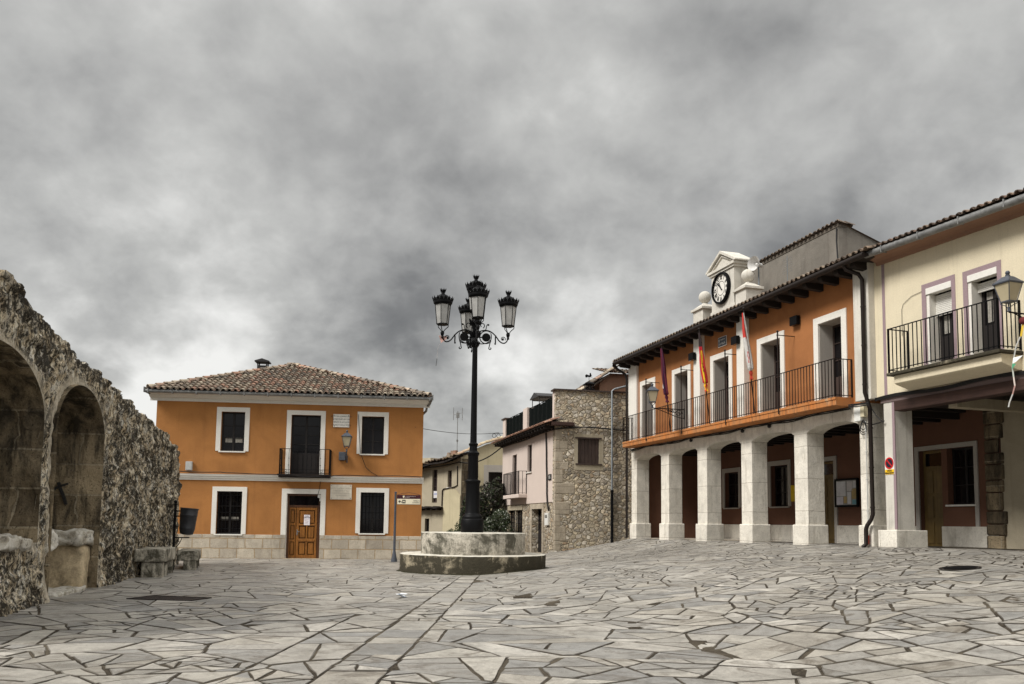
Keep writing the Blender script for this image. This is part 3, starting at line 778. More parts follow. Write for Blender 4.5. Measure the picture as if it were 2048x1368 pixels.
# reveals of the niches (jambs, intrados, back)
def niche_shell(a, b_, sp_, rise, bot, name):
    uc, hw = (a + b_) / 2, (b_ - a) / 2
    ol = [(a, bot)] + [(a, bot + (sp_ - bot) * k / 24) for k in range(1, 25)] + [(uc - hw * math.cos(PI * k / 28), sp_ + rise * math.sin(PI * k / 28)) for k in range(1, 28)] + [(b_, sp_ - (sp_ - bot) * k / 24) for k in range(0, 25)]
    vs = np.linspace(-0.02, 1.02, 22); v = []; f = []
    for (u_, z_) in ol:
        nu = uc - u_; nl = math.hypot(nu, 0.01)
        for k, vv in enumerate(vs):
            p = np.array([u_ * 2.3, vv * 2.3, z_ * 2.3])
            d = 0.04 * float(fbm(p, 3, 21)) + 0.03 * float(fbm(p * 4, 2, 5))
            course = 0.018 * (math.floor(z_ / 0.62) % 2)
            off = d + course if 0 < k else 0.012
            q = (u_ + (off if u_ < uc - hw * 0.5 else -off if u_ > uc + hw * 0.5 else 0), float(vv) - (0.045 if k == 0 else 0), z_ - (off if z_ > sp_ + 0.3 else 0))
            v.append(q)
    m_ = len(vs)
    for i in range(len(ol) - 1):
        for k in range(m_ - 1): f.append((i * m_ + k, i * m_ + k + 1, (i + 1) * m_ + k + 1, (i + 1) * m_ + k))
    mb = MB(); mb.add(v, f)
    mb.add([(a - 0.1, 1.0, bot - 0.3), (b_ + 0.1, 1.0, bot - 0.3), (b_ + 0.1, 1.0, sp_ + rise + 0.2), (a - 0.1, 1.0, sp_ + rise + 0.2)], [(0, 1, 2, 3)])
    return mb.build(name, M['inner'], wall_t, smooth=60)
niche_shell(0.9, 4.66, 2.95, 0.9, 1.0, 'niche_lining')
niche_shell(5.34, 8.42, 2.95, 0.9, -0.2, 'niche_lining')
def rough_block(name, u0, u1, v0, v1, z0, z1, mat, amp=0.03, n=14, seed=0, parent=None, label=None, pw=7):
    """a worn stone block with rounded, uneven faces"""
    mb = MB(); v = []; f = []; key = {}
    def pt(i, j, k):
        if (i, j, k) in key: return key[i, j, k]
        a = np.array([i / n, j / n, k / n]) * 2 - 1
        s_ = np.sign(a) * np.abs(a) ** 1.0
        l = (np.abs(a) ** pw).sum() ** (1.0 / pw)
        a = s_ / max(l, 1e-6) * np.abs(a).max()
        p = np.array([(u0 + u1) / 2 + a[0] * (u1 - u0) / 2, (v0 + v1) / 2 + a[1] * (v1 - v0) / 2, (z0 + z1) / 2 + a[2] * (z1 - z0) / 2])
        p = p + amp * np.array([float(fbm(p * 5, 3, seed + q)) for q in range(3)])
        key[i, j, k] = len(v); v.append(tuple(p)); return key[i, j, k]
    for a in range(n):
        for b_ in range(n):
            f += [(pt(a, b_, n), pt(a + 1, b_, n), pt(a + 1, b_ + 1, n), pt(a, b_ + 1, n)), (pt(a, b_, 0), pt(a, b_ + 1, 0), pt(a + 1, b_ + 1, 0), pt(a + 1, b_, 0)),
                  (pt(a, 0, b_), pt(a + 1, 0, b_), pt(a + 1, 0, b_ + 1), pt(a, 0, b_ + 1)), (pt(a, n, b_), pt(a, n, b_ + 1), pt(a + 1, n, b_ + 1), pt(a + 1, n, b_)),
                  (pt(0, a, b_), pt(0, a, b_ + 1), pt(0, a + 1, b_ + 1), pt(0, a + 1, b_)), (pt(n, a, b_), pt(n, a + 1, b_), pt(n, a + 1, b_ + 1), pt(n, a, b_ + 1))]
    mb.add(v, f)
    return mb.build(name, mat, parent, smooth=True, label=label)
m, nt, b = newmat('pale_worn_ledge_stone'); c = nt.coord()
n1 = nt.noise(c, 4.0, 8, 0.7, 0.8)
cc = nt.ramp(n1, [(0.3, (0.12, 0.10, 0.075)), (0.45, (0.38, 0.345, 0.28)), (0.62, (0.62, 0.59, 0.53))])
cc = nt.mix(nt.ramp(nt.noise(c, 12, 8, 0.75), [(0.55, 0.0), (0.64, 0.8)]), cc, (0.045, 0.04, 0.033))
finish(nt, b, cc, 0.9, nt.bump(nt.noise(c, 18, 7, 0.75), 0.9, 0.03), 0.2)
M['ledge'] = m
m, nt, b = newmat('tan_seat_block_stone'); c = nt.coord()
cc = nt.mix(1.0, (0.50, 0.40, 0.26), nt.ramp(nt.noise(c, 5, 8, 0.72, 0.5), [(0.3, 0.35), (0.66, 1.25)]), 'MULTIPLY')
finish(nt, b, cc, 0.9, nt.bump(nt.noise(c, 18, 7, 0.75), 0.8, 0.03), 0.2)
M['seat_block'] = m
rough_block('niche_seat', 7.80, 8.50, 0.04, 1.0, 0.86, 1.16, M['ledge'], 0.05, 14, 3, wall_t)
rough_block('niche_seat', 5.22, 5.85, -0.06, 0.95, 0.82, 1.18, M['ledge'], 0.06, 14, 8, wall_t)
rough_block('niche_sill', 0.8, 4.8, -0.04, 1.0, 0.90, 1.10, M['ledge'], 0.05, 20, 12, wall_t)
rough_block('niche_step', 6.3, 8.3, 0.02, 0.85, -0.12, 0.07, M['ledge'], 0.035, 14, 17, wall_t)
rough_block('niche_seat_block', 7.98, 8.55, 0.10, 1.0, -0.1, 0.9, M['seat_block'], 0.03, 12, 21, wall_t)
mb = MB()                                # cross-shaped mark daubed on the far jamb
def stroke(pts, wd):
    for (a, b_) in zip(pts[:-1], pts[1:]):
        dx, dz = b_[0] - a[0], b_[1] - a[1]; L = math.hypot(dx, dz); n = (-dz / L * wd, dx / L * wd)
        q = [(a[0] + n[0], a[1] + n[1]), (b_[0] + n[0] * 0.8, b_[1] + n[1] * 0.8), (b_[0] - n[0] * 0.8, b_[1] - n[1] * 0.8), (a[0] - n[0], a[1] - n[1])]
        mb.prism(q, 8.345, 8.41, 'x')
stroke([(0.74, 2.10), (0.70, 1.98), (0.63, 1.82), (0.58, 1.66)], 0.028)
stroke([(0.86, 1.94), (0.72, 2.02), (0.56, 2.08)], 0.022)
mb.build('graffiti_mark', M['black_paint'], wall_t, label='black painted cross shaped graffiti mark')

# ------------------------------------------------------------------ stone benches, litter bin
def bench(label, a, u_dir, length, wd, z0, z1, legs, grp='stone benches by the old wall'):
    t = thing('stone_bench', label, 'bench', (a[0], a[1], 0), math.atan2(u_dir[1], u_dir[0]), grp)
    rough_block('seat', 0, length, 0, wd, z0, z1, M['bench'], 0.006, 16, 31, t, pw=60)
    for (p, q) in legs: rough_block('leg', p, q, 0.05, wd - 0.17, -0.05, z0 - 0.003, M['bench'], 0.006, 12, 37, t, pw=60)
    return t
bd = (-0.25, 0.968)
bench('larger mossy stone bench nearer the camera, foot of the rough wall', (-8.27, 20.5), bd, 2.1, 0.70, 0.36, 0.67, [(0.03, 0.30), (0.72, 0.98), (1.75, 2.0)])
bench('lower stone bench behind the litter bin post', (-8.66, 23.72), (-0.30, 0.954), 2.2, 0.55, 0.25, 0.52, [(0.03, 0.35), (1.1, 1.4), (1.85, 2.1)])
t = thing('litter_bin', 'black barrel litter bin hung tilted on a black post', 'litter bin', (-9.26, 23.5, 0))
mb = MB(); mb.tube([(0, 0, -0.05), (0, 0, 1.82)], 0.036, 12); mb.sphere((0, 0, 1.87), 0.05, 10); mb.lathe([(0.03, 1.78), (0.055, 1.80), (0.055, 1.82), (0.02, 1.83)], 14)
mb.build('post', M['iron'], t, smooth=50)
mb = MB(T=Matrix.Translation((0.37, -0.02, 1.33)) @ Matrix.Rotation(R(4.5), 4, 'Y'))
mb.lathe([(0.10, -0.36), (0.17, -0.34), (0.185, -0.28), (0.205, -0.20), (0.208, -0.19), (0.208, -0.17), (0.205, -0.16), (0.225, 0.16), (0.232, 0.17), (0.232, 0.19), (0.226, 0.20), (0.235, 0.34), (0.245, 0.345), (0.245, 0.37), (0.225, 0.37), (0.19, -0.26), (0.01, -0.28)], 28)
mb.build('bucket', M['bin'], t, smooth=40)
mb = MB(); mb.box(0.03, 0.42, -0.02, 0.02, 0.875, 0.905); mb.tube([(0.04, 0, 0.62), (0.10, 0, 0.66), (0.16, 0, 0.74), (0.22, 0, 0.88)], 0.010, 6)
mb.build('bracket', M['iron'], t)
mb = MB(); mb.tube([(0.10 + 0.05 * math.cos(a), 0, 0.76 + 0.05 * math.sin(a)) for a in np.linspace(0, 5.5, 12)], 0.008, 6); mb.build('scroll', M['iron'], t)
for z in (1.46, 1.60):
    mb = MB(); mb.box(0.03, 0.16, -0.02, 0.02, z, z + 0.035); mb.build('hinge', M['iron'], t)

# ------------------------------------------------------------------ round stepped base and the five-lantern lamp
LX, LY = -1.10, 25.0
t = thing('lamp_plinth', 'round two stepped mossy stone base under the lamp', 'plinth', (LX, LY, 0))
def drum(r_, z0, z1, mat, mtop, name, joints):
    mb = MB(); n = 96
    prof_ = [(r_, z0), (r_ + 0.004, z0 + 0.1), (r_, (z0 + z1) / 2), (r_ + 0.003, z1 - 0.035), (r_ - 0.004, z1 - 0.012), (r_ - 0.022, z1), (r_ * 0.5, z1 + 0.004), (0.02, z1 + 0.005)]
    mb.lathe(prof_, n)
    for i, p in enumerate(mb.v):
        a = math.atan2(p[1], p[0]); q = 0.012 * float(fbm(np.array([p[0] * 4, p[1] * 4, p[2] * 4]), 3, 3))
        dj = min(abs(((a - j_ + PI) % (2 * PI)) - PI) for j_ in joints)
        k = -0.012 if dj < 0.02 else 0
        rr = math.hypot(p[0], p[1])
        if rr > 0.3: s_ = (rr + (q + k)) / rr; mb.v[i] = (p[0] * s_, p[1] * s_, p[2] + (q * 0.5 if p[2] > z1 - 0.02 else 0))
    o = mb.build(name, mat, t, smooth=50)
    o.data.materials.append(mtop)
    for p in o.data.polygons:
        if p.normal.z > 0.7: p.material_index = 1
    return o
m, nt, b = newmat('worn_pale_stone_top'); c = nt.coord()
cc = nt.ramp(nt.noise(c, 3.0, 7, 0.7), [(0.35, (0.34, 0.31, 0.25)), (0.6, (0.60, 0.57, 0.50))])
finish(nt, b, cc, 0.8, nt.bump(nt.noise(c, 20, 5, 0.7), 0.5, 0.02), 0.25)
drum(2.12, -0.08, 0.50, M['moss'], m, 'lower_tier', [k * PI / 6 + 0.1 for k in range(12)])
drum(1.515, 0.503, 1.11, M['concrete'], m, 'upper_tier', [k * PI / 4.5 + 0.25 for k in range(9)])

mb = MB(); n = 90; v = []  # uneven dark ring round the foot of the lower tier
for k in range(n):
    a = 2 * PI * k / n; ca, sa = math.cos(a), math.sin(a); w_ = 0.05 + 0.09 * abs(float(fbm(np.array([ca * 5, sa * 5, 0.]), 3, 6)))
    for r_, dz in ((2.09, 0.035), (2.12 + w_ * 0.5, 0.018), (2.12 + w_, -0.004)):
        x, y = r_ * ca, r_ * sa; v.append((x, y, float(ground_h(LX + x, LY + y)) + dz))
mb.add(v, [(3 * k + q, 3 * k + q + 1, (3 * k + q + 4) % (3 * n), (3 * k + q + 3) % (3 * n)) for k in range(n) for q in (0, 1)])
m, nt, b = newmat('dark_edge_strip'); c = nt.coord()
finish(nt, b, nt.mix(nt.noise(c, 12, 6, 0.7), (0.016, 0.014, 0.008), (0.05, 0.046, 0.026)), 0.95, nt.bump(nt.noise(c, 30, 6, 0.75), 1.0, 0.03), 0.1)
M['soil_tone'] = m
mb.build('dark_edge', m, t)
lamp = thing('street_lamp', 'tall black cast iron lamp post with five crowned lanterns', 'street lamp', (LX - 0.04, LY, 1.113), 0)
mb = MB()
flut = lambda a, z: 1 - 0.05 * abs(math.sin(8 * a)) if 1.6 < z < 2.28 else 1
mb.lathe([(0.325, 0), (0.335, 0.02), (0.335, 0.36), (0.32, 0.385), (0.30, 0.40), (0.305, 0.43), (0.295, 0.47), (0.245, 0.52), (0.225, 0.545), (0.214, 0.57), (0.205, 1.40), (0.212, 1.44), (0.228, 1.47), (0.232, 1.50), (0.222, 1.52), (0.155, 1.545), (0.150, 1.58), (0.158, 1.62), (0.150, 2.22), (0.165, 2.27), (0.180, 2.30), (0.182, 2.33), (0.150, 2.36), (0.118, 2.39), (0.112, 2.53), (0.135, 2.56), (0.140, 2.60), (0.105, 2.63)], 40, star=flut)
mb.build('base', M['iron'], lamp, smooth=35)
mb = MB(); mb.lathe([(0.100, 2.62), (0.094, 3.0), (0.074, 5.62), (0.08, 5.66), (0.085, 5.70), (0.078, 5.72), (0.078, 6.05), (0.10, 6.10), (0.115, 6.2), (0.10, 6.34), (0.075, 6.38), (0.055, 6.46), (0.05, 6.62)], 28)
mb.build('pole', M['iron'], lamp, smooth=35)
mb = MB()                                # leafy collar where the arms meet
for k in range(10):
    a = 2 * PI * k / 10
    for zc_, rr_, hh_ in ((5.78, 0.11, 0.20), (6.12, 0.14, 0.24), (5.50, 0.10, 0.16)):
        ca, sa = math.cos(a + zc_), math.sin(a + zc_)
        mb.tube([(ca * 0.07, sa * 0.07, zc_), (ca * rr_, sa * rr_, zc_ + hh_ * 0.4), (ca * (rr_ + 0.03), sa * (rr_ + 0.03), zc_ + hh_ * 0.8), (ca * (rr_ + 0.055), sa * (rr_ + 0.055), zc_ + hh_)], [0.02, 0.03, 0.022, 0.008], 6)
mb.build('collar', M['iron'], lamp, smooth=50)

def bez(p0, p1, p2, p3, n=14):
    return [tuple(((1 - t) ** 3 * np.array(p0) + 3 * (1 - t) ** 2 * t * np.array(p1) + 3 * (1 - t) * t * t * np.array(p2) + t ** 3 * np.array(p3))) for t in np.linspace(0, 1, n)]
def spiral(c_, r0, r1, a0, a1, n=22):
    return [(c_[0] + (r0 + (r1 - r0) * t) * math.cos(a0 + (a1 - a0) * t), 0, c_[1] + (r0 + (r1 - r0) * t) * math.sin(a0 + (a1 - a0) * t)) for t in np.linspace(0, 1, n)]
def arm_mesh():
    mb = MB(); z = 0.0
    tb = lambda pts, r_: mb.tube([(p[0], p[1], p[2]) for p in pts], r_, 7)
    tb(bez((0.98, 0, 5.80), (0.94, 0, 5.58), (0.80, 0, 5.60), (0.70, 0, 5.72)) + bez((0.70, 0, 5.72), (0.55, 0, 5.95), (0.42, 0, 6.05), (0.20, 0, 6.00)), 0.019)      # main sweep
    tb(bez((0.20, 0, 6.00), (0.10, 0, 5.98), (0.06, 0, 5.90), (0.08, 0, 5.82)), 0.017)
    tb(spiral((0.33, 5.80), 0.20, 0.185, 0.9, 5.6), 0.016)                       # hoop round the boss
    tb(bez((0.46, 0, 5.93), (0.52, 0, 5.80), (0.44, 0, 5.66), (0.42, 0, 5.52)) + spiral((0.45, 5.47), 0.045, 0.02, 2.4, 7.5, 12), 0.015)
    tb(bez((0.08, 0, 5.62), (0.20, 0, 5.58), (0.36, 0, 5.60), (0.46, 0, 5.72)), 0.015)
    tb(spiral((0.83, 5.76), 0.075, 0.03, -0.5, 5.6, 18), 0.012)
    mb.sphere((0.83, 0, 5.76), 0.03, 8)
    tb(bez((0.62, 0, 5.86), (0.58, 0, 5.78), (0.62, 0, 5.70), (0.60, 0, 5.62)), 0.02)
    mb.sphere((0.60, 0, 5.61), 0.028, 8)
    tb(spiral((0.20, 6.16), 0.085, 0.035, -1.2, 4.4, 18), 0.014)
    tb(bez((0.28, 0, 6.0), (0.36, 0, 6.06), (0.30, 0, 6.16), (0.38, 0, 6.20)), 0.013); mb.sphere((0.39, 0, 6.18), 0.03, 8)
    mb.lathe([(0.02, -0.02), (0.125, -0.018), (0.13, 0.0), (0.125, 0.018), (0.02, 0.02)], 24)     # solid boss, turned upright below
    k = len(mb.v) - 5 * 24
    for i in range(k, len(mb.v)): x, y, q = mb.v[i]; mb.v[i] = (0.33 + x, q, 5.80 + y)
    mb.tube([(0.10, 0, 5.80), (0.22, 0, 5.80)], 0.02, 7)
    mb.lathe([(0.02, 5.74), (0.045, 5.76), (0.03, 5.80), (0.05, 5.85), (0.06, 5.90), (0.04, 5.94), (0.02, 5.96)], 14, (0.98, 0, 0))
    return mb
def lantern(parent, x, y, z, rot=0.0):
    """crowned six-sided lantern; z is the foot of its claws"""
    T = Matrix.Translation((x, y, z)) @ Matrix.Rotation(rot, 4, 'Z') @ Matrix.Diagonal((0.92, 0.92, 1, 1))
    mb = MB(T); n = 6
    for k in range(n):                    # corner bars and claw legs
        a = 2 * PI * k / n; ca, sa = math.cos(a), math.sin(a)
        mb.tube([(0.195 * ca, 0.195 * sa, 0.26), (0.262 * ca, 0.262 * sa, 0.86)], 0.011, 5)
        if k % 2 == 0: mb.tube(bez((0.19 * ca, 0.19 * sa, 0.24), (0.22 * ca, 0.22 * sa, 0.15), (0.08 * ca, 0.08 * sa, 0.16), (0.03 * ca, 0.03 * sa, 0.0), 9), 0.013, 6)
    for rr, zc_, h_ in ((0.205, 0.25, 0.025), (0.275, 0.85, 0.04)):
        mb.lathe([(rr - 0.02, zc_ - h_ / 2), (rr, zc_ - h_ / 2), (rr + 0.005, zc_ + h_ / 2), (rr - 0.02, zc_ + h_ / 2)], 6)
    mb.lathe([(0.03, 0.235), (0.19, 0.238), (0.19, 0.25), (0.03, 0.252)], 6)
    o = mb.build('lantern', M['iron'], parent)
    mb = MB(T); mb.lathe([(0.185, 0.255), (0.252, 0.845)], 6); mb.build('glass', M['opal'], o)
    mb = MB(T)
    mb.lathe([(0.27, 0.87), (0.30, 0.875), (0.315, 0.93), (0.305, 0.965), (0.27, 0.985), (0.23, 1.05), (0.17, 1.115), (0.10, 1.15), (0.06, 1.16), (0.055, 1.21), (0.075, 1.23), (0.07, 1.25), (0.03, 1.255)], 24)
    for (rr, zc_, h_, nn, wd) in ((0.315, 0.94, 0.13, 16, 0.05), (0.072, 1.23, 0.11, 8, 0.028)):
        for k in range(nn):               # crown of leaves
            a = 2 * PI * k / nn; ca, sa = math.cos(a), math.sin(a); o_ = 0.35
            p = lambda w_, h, out: (ca * (rr + out) - sa * w_, sa * (rr + out) + ca * w_, zc_ + h)
            v = [p(-wd, 0, 0), p(wd, 0, 0), p(wd * 1.05, h_ * 0.55, h_ * 0.2), p(wd * 0.45, h_ * 0.62, h_ * 0.25), p(0, h_, h_ * o_), p(-wd * 0.45, h_ * 0.62, h_ * 0.25), p(-wd * 1.05, h_ * 0.55, h_ * 0.2)]
            v2 = [(q[0] - ca * 0.012, q[1] - sa * 0.012, q[2]) for q in v]
            mb.add(v + v2, [tuple(range(7)), tuple(range(13, 6, -1))] + [(i, 7 + i, 7 + (i + 1) % 7, (i + 1) % 7) for i in range(7)])
    mb.build('crown', M['iron'], o, smooth=30)
    return o
arm0 = arm_mesh()
for (az, lr) in ((R(187), 0.35), (R(2), 0.1), (R(-83), 0.5), (R(106), 0.2)):
    a = MB(Matrix.Rotation(az, 4, 'Z')); a.add(arm0.v, arm0.f)
    a.build('arm', M['iron'], lamp, smooth=40)
    lantern(lamp, 0.98 * math.cos(az), 0.98 * math.sin(az), 5.90, lr)
lantern(lamp, 0, 0, 6.36, 0.3)
mb = MB(Matrix.Translation((-1.0, -0.1, 5.72)))
mb.add([(-0.12, 0, 0.10), (0.16, 0, 0.07), (0.10, -0.03, -0.02), (-0.04, -0.03, -0.13), (-0.08, 0.02, -0.02)], [(0, 1, 2, 4), (4, 2, 3)], (0.36, 0.22, 0.19))
mb.add([(-0.12, 0.012, 0.10), (0.16, 0.012, 0.07), (0.10, -0.018, -0.02), (-0.04, -0.018, -0.13), (-0.08, 0.032, -0.02)], [(4, 2, 1, 0), (3, 2, 4)], (0.30, 0.07, 0.06))
mb.tube([(-0.06, 0, -0.1), (-0.14, 0, -0.3), (-0.16, 0, -0.62)], 0.003, 4, (0.4, 0.35, 0.33)); mb.tube([(-0.16, 0, -0.60), (-0.185, 0, -0.82)], 0.009, 5, (0.06, 0.06, 0.06))
o = mb.build('streamer_scrap', M['paper']); o.location = (LX, LY, 1.113)
tag(o, 'torn pink streamer scrap snagged on an arm of the tall lamp', 'streamer')

# ------------------------------------------------------------------ shared building pieces
TILE_PAL = [(0.26, 0.175, 0.13), (0.215, 0.17, 0.13), (0.31, 0.245, 0.185), (0.18, 0.145, 0.115), (0.37, 0.315, 0.24), (0.14, 0.118, 0.097), (0.25, 0.205, 0.155), (0.29, 0.17, 0.12)]
rt = random.Random(5)
def tiles(mb, P0, U, S, N, u0, u1, s0, s1, inside, pitch=0.215, course=0.34, pal=TILE_PAL, seg=6, wob=0.012):
    """Spanish barrel tiles: rows of covers over channels; U along the eave, S up the slope, N out of the roof"""
    P0 = Vector(P0); U = Vector(U).normalized(); S = Vector(S).normalized(); N = Vector(N).normalized()
    nu = int((u1 - u0) / pitch) + 1; ns = int((s1 - s0) / course) + 1
    for i in range(nu):
        for j in range(ns):
            uc = u0 + (i + 0.5) * pitch; sc_ = s0 + j * course
            jit = rt.uniform(-wob, wob); js = rt.uniform(-0.02, 0.02); tl = rt.uniform(-0.03, 0.03)
            if inside(uc, sc_ + course * 0.4):
                col = rt.choice(pal); k = rt.uniform(0.75, 1.15); col = tuple(c * k for c in col)
                v = []; r0, r1 = pitch * 0.40, pitch * 0.33
                for (ss, rr, hh) in ((sc_ + js, r0, 0.055), (sc_ + js + course * 1.2, r1, 0.02)):
                    for q in range(seg + 1):
                        a = PI * q / seg
                        v.append(P0 + U * (uc + jit + tl * (ss - sc_) + rr * math.cos(a)) + S * ss + N * (hh + rr * 0.85 * math.sin(a)))
                for q in range(seg + 1):   # thickness at the lower mouth
                    a = PI * q / seg; rr = r0 - 0.017
                    v.append(P0 + U * (uc + jit + rr * math.cos(a)) + S * (sc_ + js + 0.002) + N * (0.05 + rr * 0.85 * math.sin(a)))
                n = seg + 1
                f = [(q, n + q, n + q + 1, q + 1) for q in range(seg)] + [(q, q + 1, 2 * n + q + 1, 2 * n + q) for q in range(seg)]
                mb.add([tuple(p) for p in v], f, col)
            uc2 = u0 + i * pitch
            if inside(uc2, sc_ + course * 0.4):
                col = rt.choice(pal); k = rt.uniform(0.55, 0.9); col = tuple(c * k for c in col)
                v = []; rr = pitch * 0.36
                for (ss, hh) in ((sc_ - 0.02, 0.10), (sc_ + course * 1.15, 0.075)):
                    for q in range(5):
                        a = PI * q / 4
                        v.append(P0 + U * (uc2 + rr * math.cos(a)) + S * ss + N * (hh - rr * 0.85 * math.sin(a)))
                mb.add([tuple(p) for p in v], [(q, q + 1, 5 + q + 1, 5 + q) for q in range(4)], col)
def ridge(mb, A, B, r_=0.11, step=0.34, lift=0.06, pal=TILE_PAL):
    A = Vector(A); B = Vector(B); d = (B - A); L = d.length; d.normalize()
    side = d.cross(Vector((0, 0, 1))).normalized(); up = side.cross(d)
    n = int(L / step)
    for k in range(n + 1):
        col = rt.choice(pal); kk = rt.uniform(1.1, 1.6); col = tuple(c * kk for c in col)
        p = A + d * (k * step); v = []
        for (ss, rr, hh) in ((0, r_, lift + 0.03), (step * 1.2, r_ * 0.84, lift)):
            for q in range(8):
                a = PI * q / 7
                v.append(p + d * ss + side * rr * math.cos(a) + up * (hh + rr * math.sin(a) - 0.03))
        for q in range(8):
            a = PI * q / 7; rr = r_ - 0.02
            v.append(p + d * 0.002 + side * rr * math.cos(a) + up * (lift + rr * math.sin(a)))
        mb.add([tuple(x) for x in v], [(q, 8 + q, 9 + q, q + 1) for q in range(7)] + [(q, q + 1, 17 + q, 16 + q) for q in range(7)], col)

def window(parent, u0, u1, z0, z1, wd=0.165, v=0.0, recess=0.16, cols=2, rows=3, mat=None, sur=None, sill=True, lace=None, proud=0.03, label=None, name='window', panel=0.0, bar=0.045):
    """sash frame + glass + plaster surround + sill, set back in the wall opening"""
    mat = mat or M['sash']
    mb = MB(); y0 = v + recess; holes = []
    W_ = u1 - u0; zb = z0 + panel
    cw = (W_ - 0.06 * 2 - bar * 1.6 * (cols - 1)) / cols
    for i in range(cols):
        a = u0 + 0.06 + i * (cw + bar * 1.6)
        rh = (z1 - zb - 0.06 * 2 - bar * 0.6 * (rows - 1)) / rows
        for j in range(rows):
            bz = zb + 0.06 + j * (rh + bar * 0.6)
            holes.append((a, a + cw, bz, bz + rh))
    mb.wall(u0 - 0.02, u1 + 0.02, z0, z1 + 0.02, y0, y0 + 0.05, holes)
    if panel:
        for i in range(cols):
            a = u0 + 0.06 + i * (cw + bar * 1.6); mb.box(a + 0.05, a + cw - 0.05, y0 - 0.012, y0 - 0.001, z0 + 0.09, zb - 0.02)
    o = mb.build(name, mat, parent, bevel=0.004, label=label)
    mb = MB(); mb.box(u0 + 0.01, u1 - 0.01, y0 + 0.028, y0 + 0.034, zb + 0.02, z1 - 0.01); mb.build('pane', M['pane'], o)
    if lace:
        for (a, b_, c_, d_) in lace:
            mb = MB(); n = 16
            for k in range(n):
                t0, t1 = a + (b_ - a) * k / n, a + (b_ - a) * (k + 1) / n
                q = lambda t: y0 + 0.024 - 0.004 * math.sin(t * 90)
                mb.add([(t0, q(t0), c_), (t1, q(t1), c_), (t1, q(t1), d_), (t0, q(t0), d_)], [(0, 1, 2, 3)], (0.34, 0.32, 0.28) if (k * 7) % 5 else (0.22, 0.2, 0.18))
            mb.build('curtain', M['lace'], o)
    if sur:
        mb = MB(); e = 0.003
        mb.wall(u0 - wd, u1 + wd, z0 + e, z1 + wd, v - proud, v + 0.012, [(u0 + e, u1 - e, z0 + e, z1 - e)])
        mb.build('surround', sur, o, bevel=0.006)
    if sill:
        mb = MB(); mb.box(u0 - 0.05, u1 + 0.05, v - 0.06, y0 + 0.02, z0 - 0.045, z0 + 0.002); mb.build('sill', sur or M['white'], o, bevel=0.005)
    return o
def railing(parent, path, z0, z1, gap=0.13, bar=0.009, mat=None, name='railing', top=0.016, post=0.018, knob=False, mids=()):
    mb = MB()
    for k, (a, b_) in enumerate(zip(path[:-1], path[1:])):
        L = math.hypot(b_[0] - a[0], b_[1] - a[1]); n = max(1, round(L / gap))
        ang = math.atan2(b_[1] - a[1], b_[0] - a[0])
        T = Matrix.Translation((a[0], a[1], 0)) @ Matrix.Rotation(ang, 4, 'Z')
        s_ = MB(T)
        s_.box(-top, L + top, -top, top, z1 - 0.02, z1); s_.box(0, L, -bar, bar, z0 + 0.03, z0 + 0.05)
        for mz in mids: s_.box(0, L, -bar, bar, mz, mz + 0.014)
        for i in range(n + 1):
            r_ = post if (i in (0, n)) else bar
            x = L * i / n
            s_.box(x - r_, x + r_, -r_, r_, z0 - (0.03 if i % 8 == 0 else 0), z1 - 0.004)
            if knob and 0 < i < n:
                for kz in (0.35, 0.62): s_.sphere((x, 0, z0 + (z1 - z0) * kz), 0.02, 6)
        b0 = len(mb.v); mb.v += s_.v; mb.f += [[i + b0 for i in f] for f in s_.f]; mb.c += s_.c
    return mb.build(name, mat or M['iron'], parent)
def wall_lantern(parent, x, y, z, s=1.0, glass=None, rot=PI / 4, four=True):
    """tapered square 'villa' lantern; z is its foot"""
    T = Matrix.Translation((x, y, z)) @ Matrix.Rotation(rot, 4, 'Z') @ Matrix.Scale(s, 4)
    mb = MB(T)
    for k in range(4):
        a = PI / 2 * k; ca, sa = math.cos(a), math.sin(a)
        mb.tube([(0.155 * ca, 0.155 * sa, 0.16), (0.275 * ca, 0.275 * sa, 0.56)], 0.011, 5)
        mb.tube(bez((0.15 * ca, 0.15 * sa, 0.15), (0.20 * ca, 0.20 * sa, 0.10), (0.06 * ca, 0.06 * sa, 0.12), (0.015 * ca, 0.015 * sa, 0.02), 8), 0.009, 5)
        mb.sphere((0.27 * ca, 0.27 * sa, 0.60), 0.014, 5)
    mb.lathe([(0.12, 0.15), (0.165, 0.15), (0.165, 0.175), (0.12, 0.175)], 4)
    mb.lathe([(0.26, 0.55), (0.31, 0.56), (0.315, 0.585), (0.28, 0.60), (0.15, 0.70), (0.10, 0.73), (0.055, 0.735), (0.05, 0.77), (0.03, 0.775)], 4)
    mb.sphere((0, 0, 0.815), 0.05, 9)
    mb.lathe([(0.03, -0.06), (0.055, -0.05), (0.03, -0.02), (0.035, 0.04), (0.02, 0.05)], 10)
    o = mb.build('lantern', M['grey_iron'], parent)
    mb = MB(T); mb.lathe([(0.145, 0.178), (0.262, 0.552)], 4); mb.build('glass', glass or M['amber'], o)
    return o

# ------------------------------------------------------------------ the orange house
oh = thing('orange_house', 'orange two storey house with hipped clay tile roof and white window surrounds', 'house', (OHF.o[0], OHF.o[1], 0), OHF.rz)
OW = [('w', 2.11, 2.96, 3.90, 5.36), ('b', 4.63, 5.71, 3.08, 5.31), ('w', 7.21, 8.04, 3.90, 5.32), ('w', 2.07, 2.97, 0.87, 2.43), ('w', 7.24, 8.12, 0.95, 2.47), ('d', 4.56, 5.79, -0.3, 2.38)]
mb = MB(); mb.wall(-0.19, 9.50, 0.86, 6.0, 0, 0.4, [h[1:] for h in OW])
mb.prism([(-0.19, 0.4), (9.50, 0.4), (8.0, 8.6), (0.6, 8.6)], 0.0, 5.95, 'z')
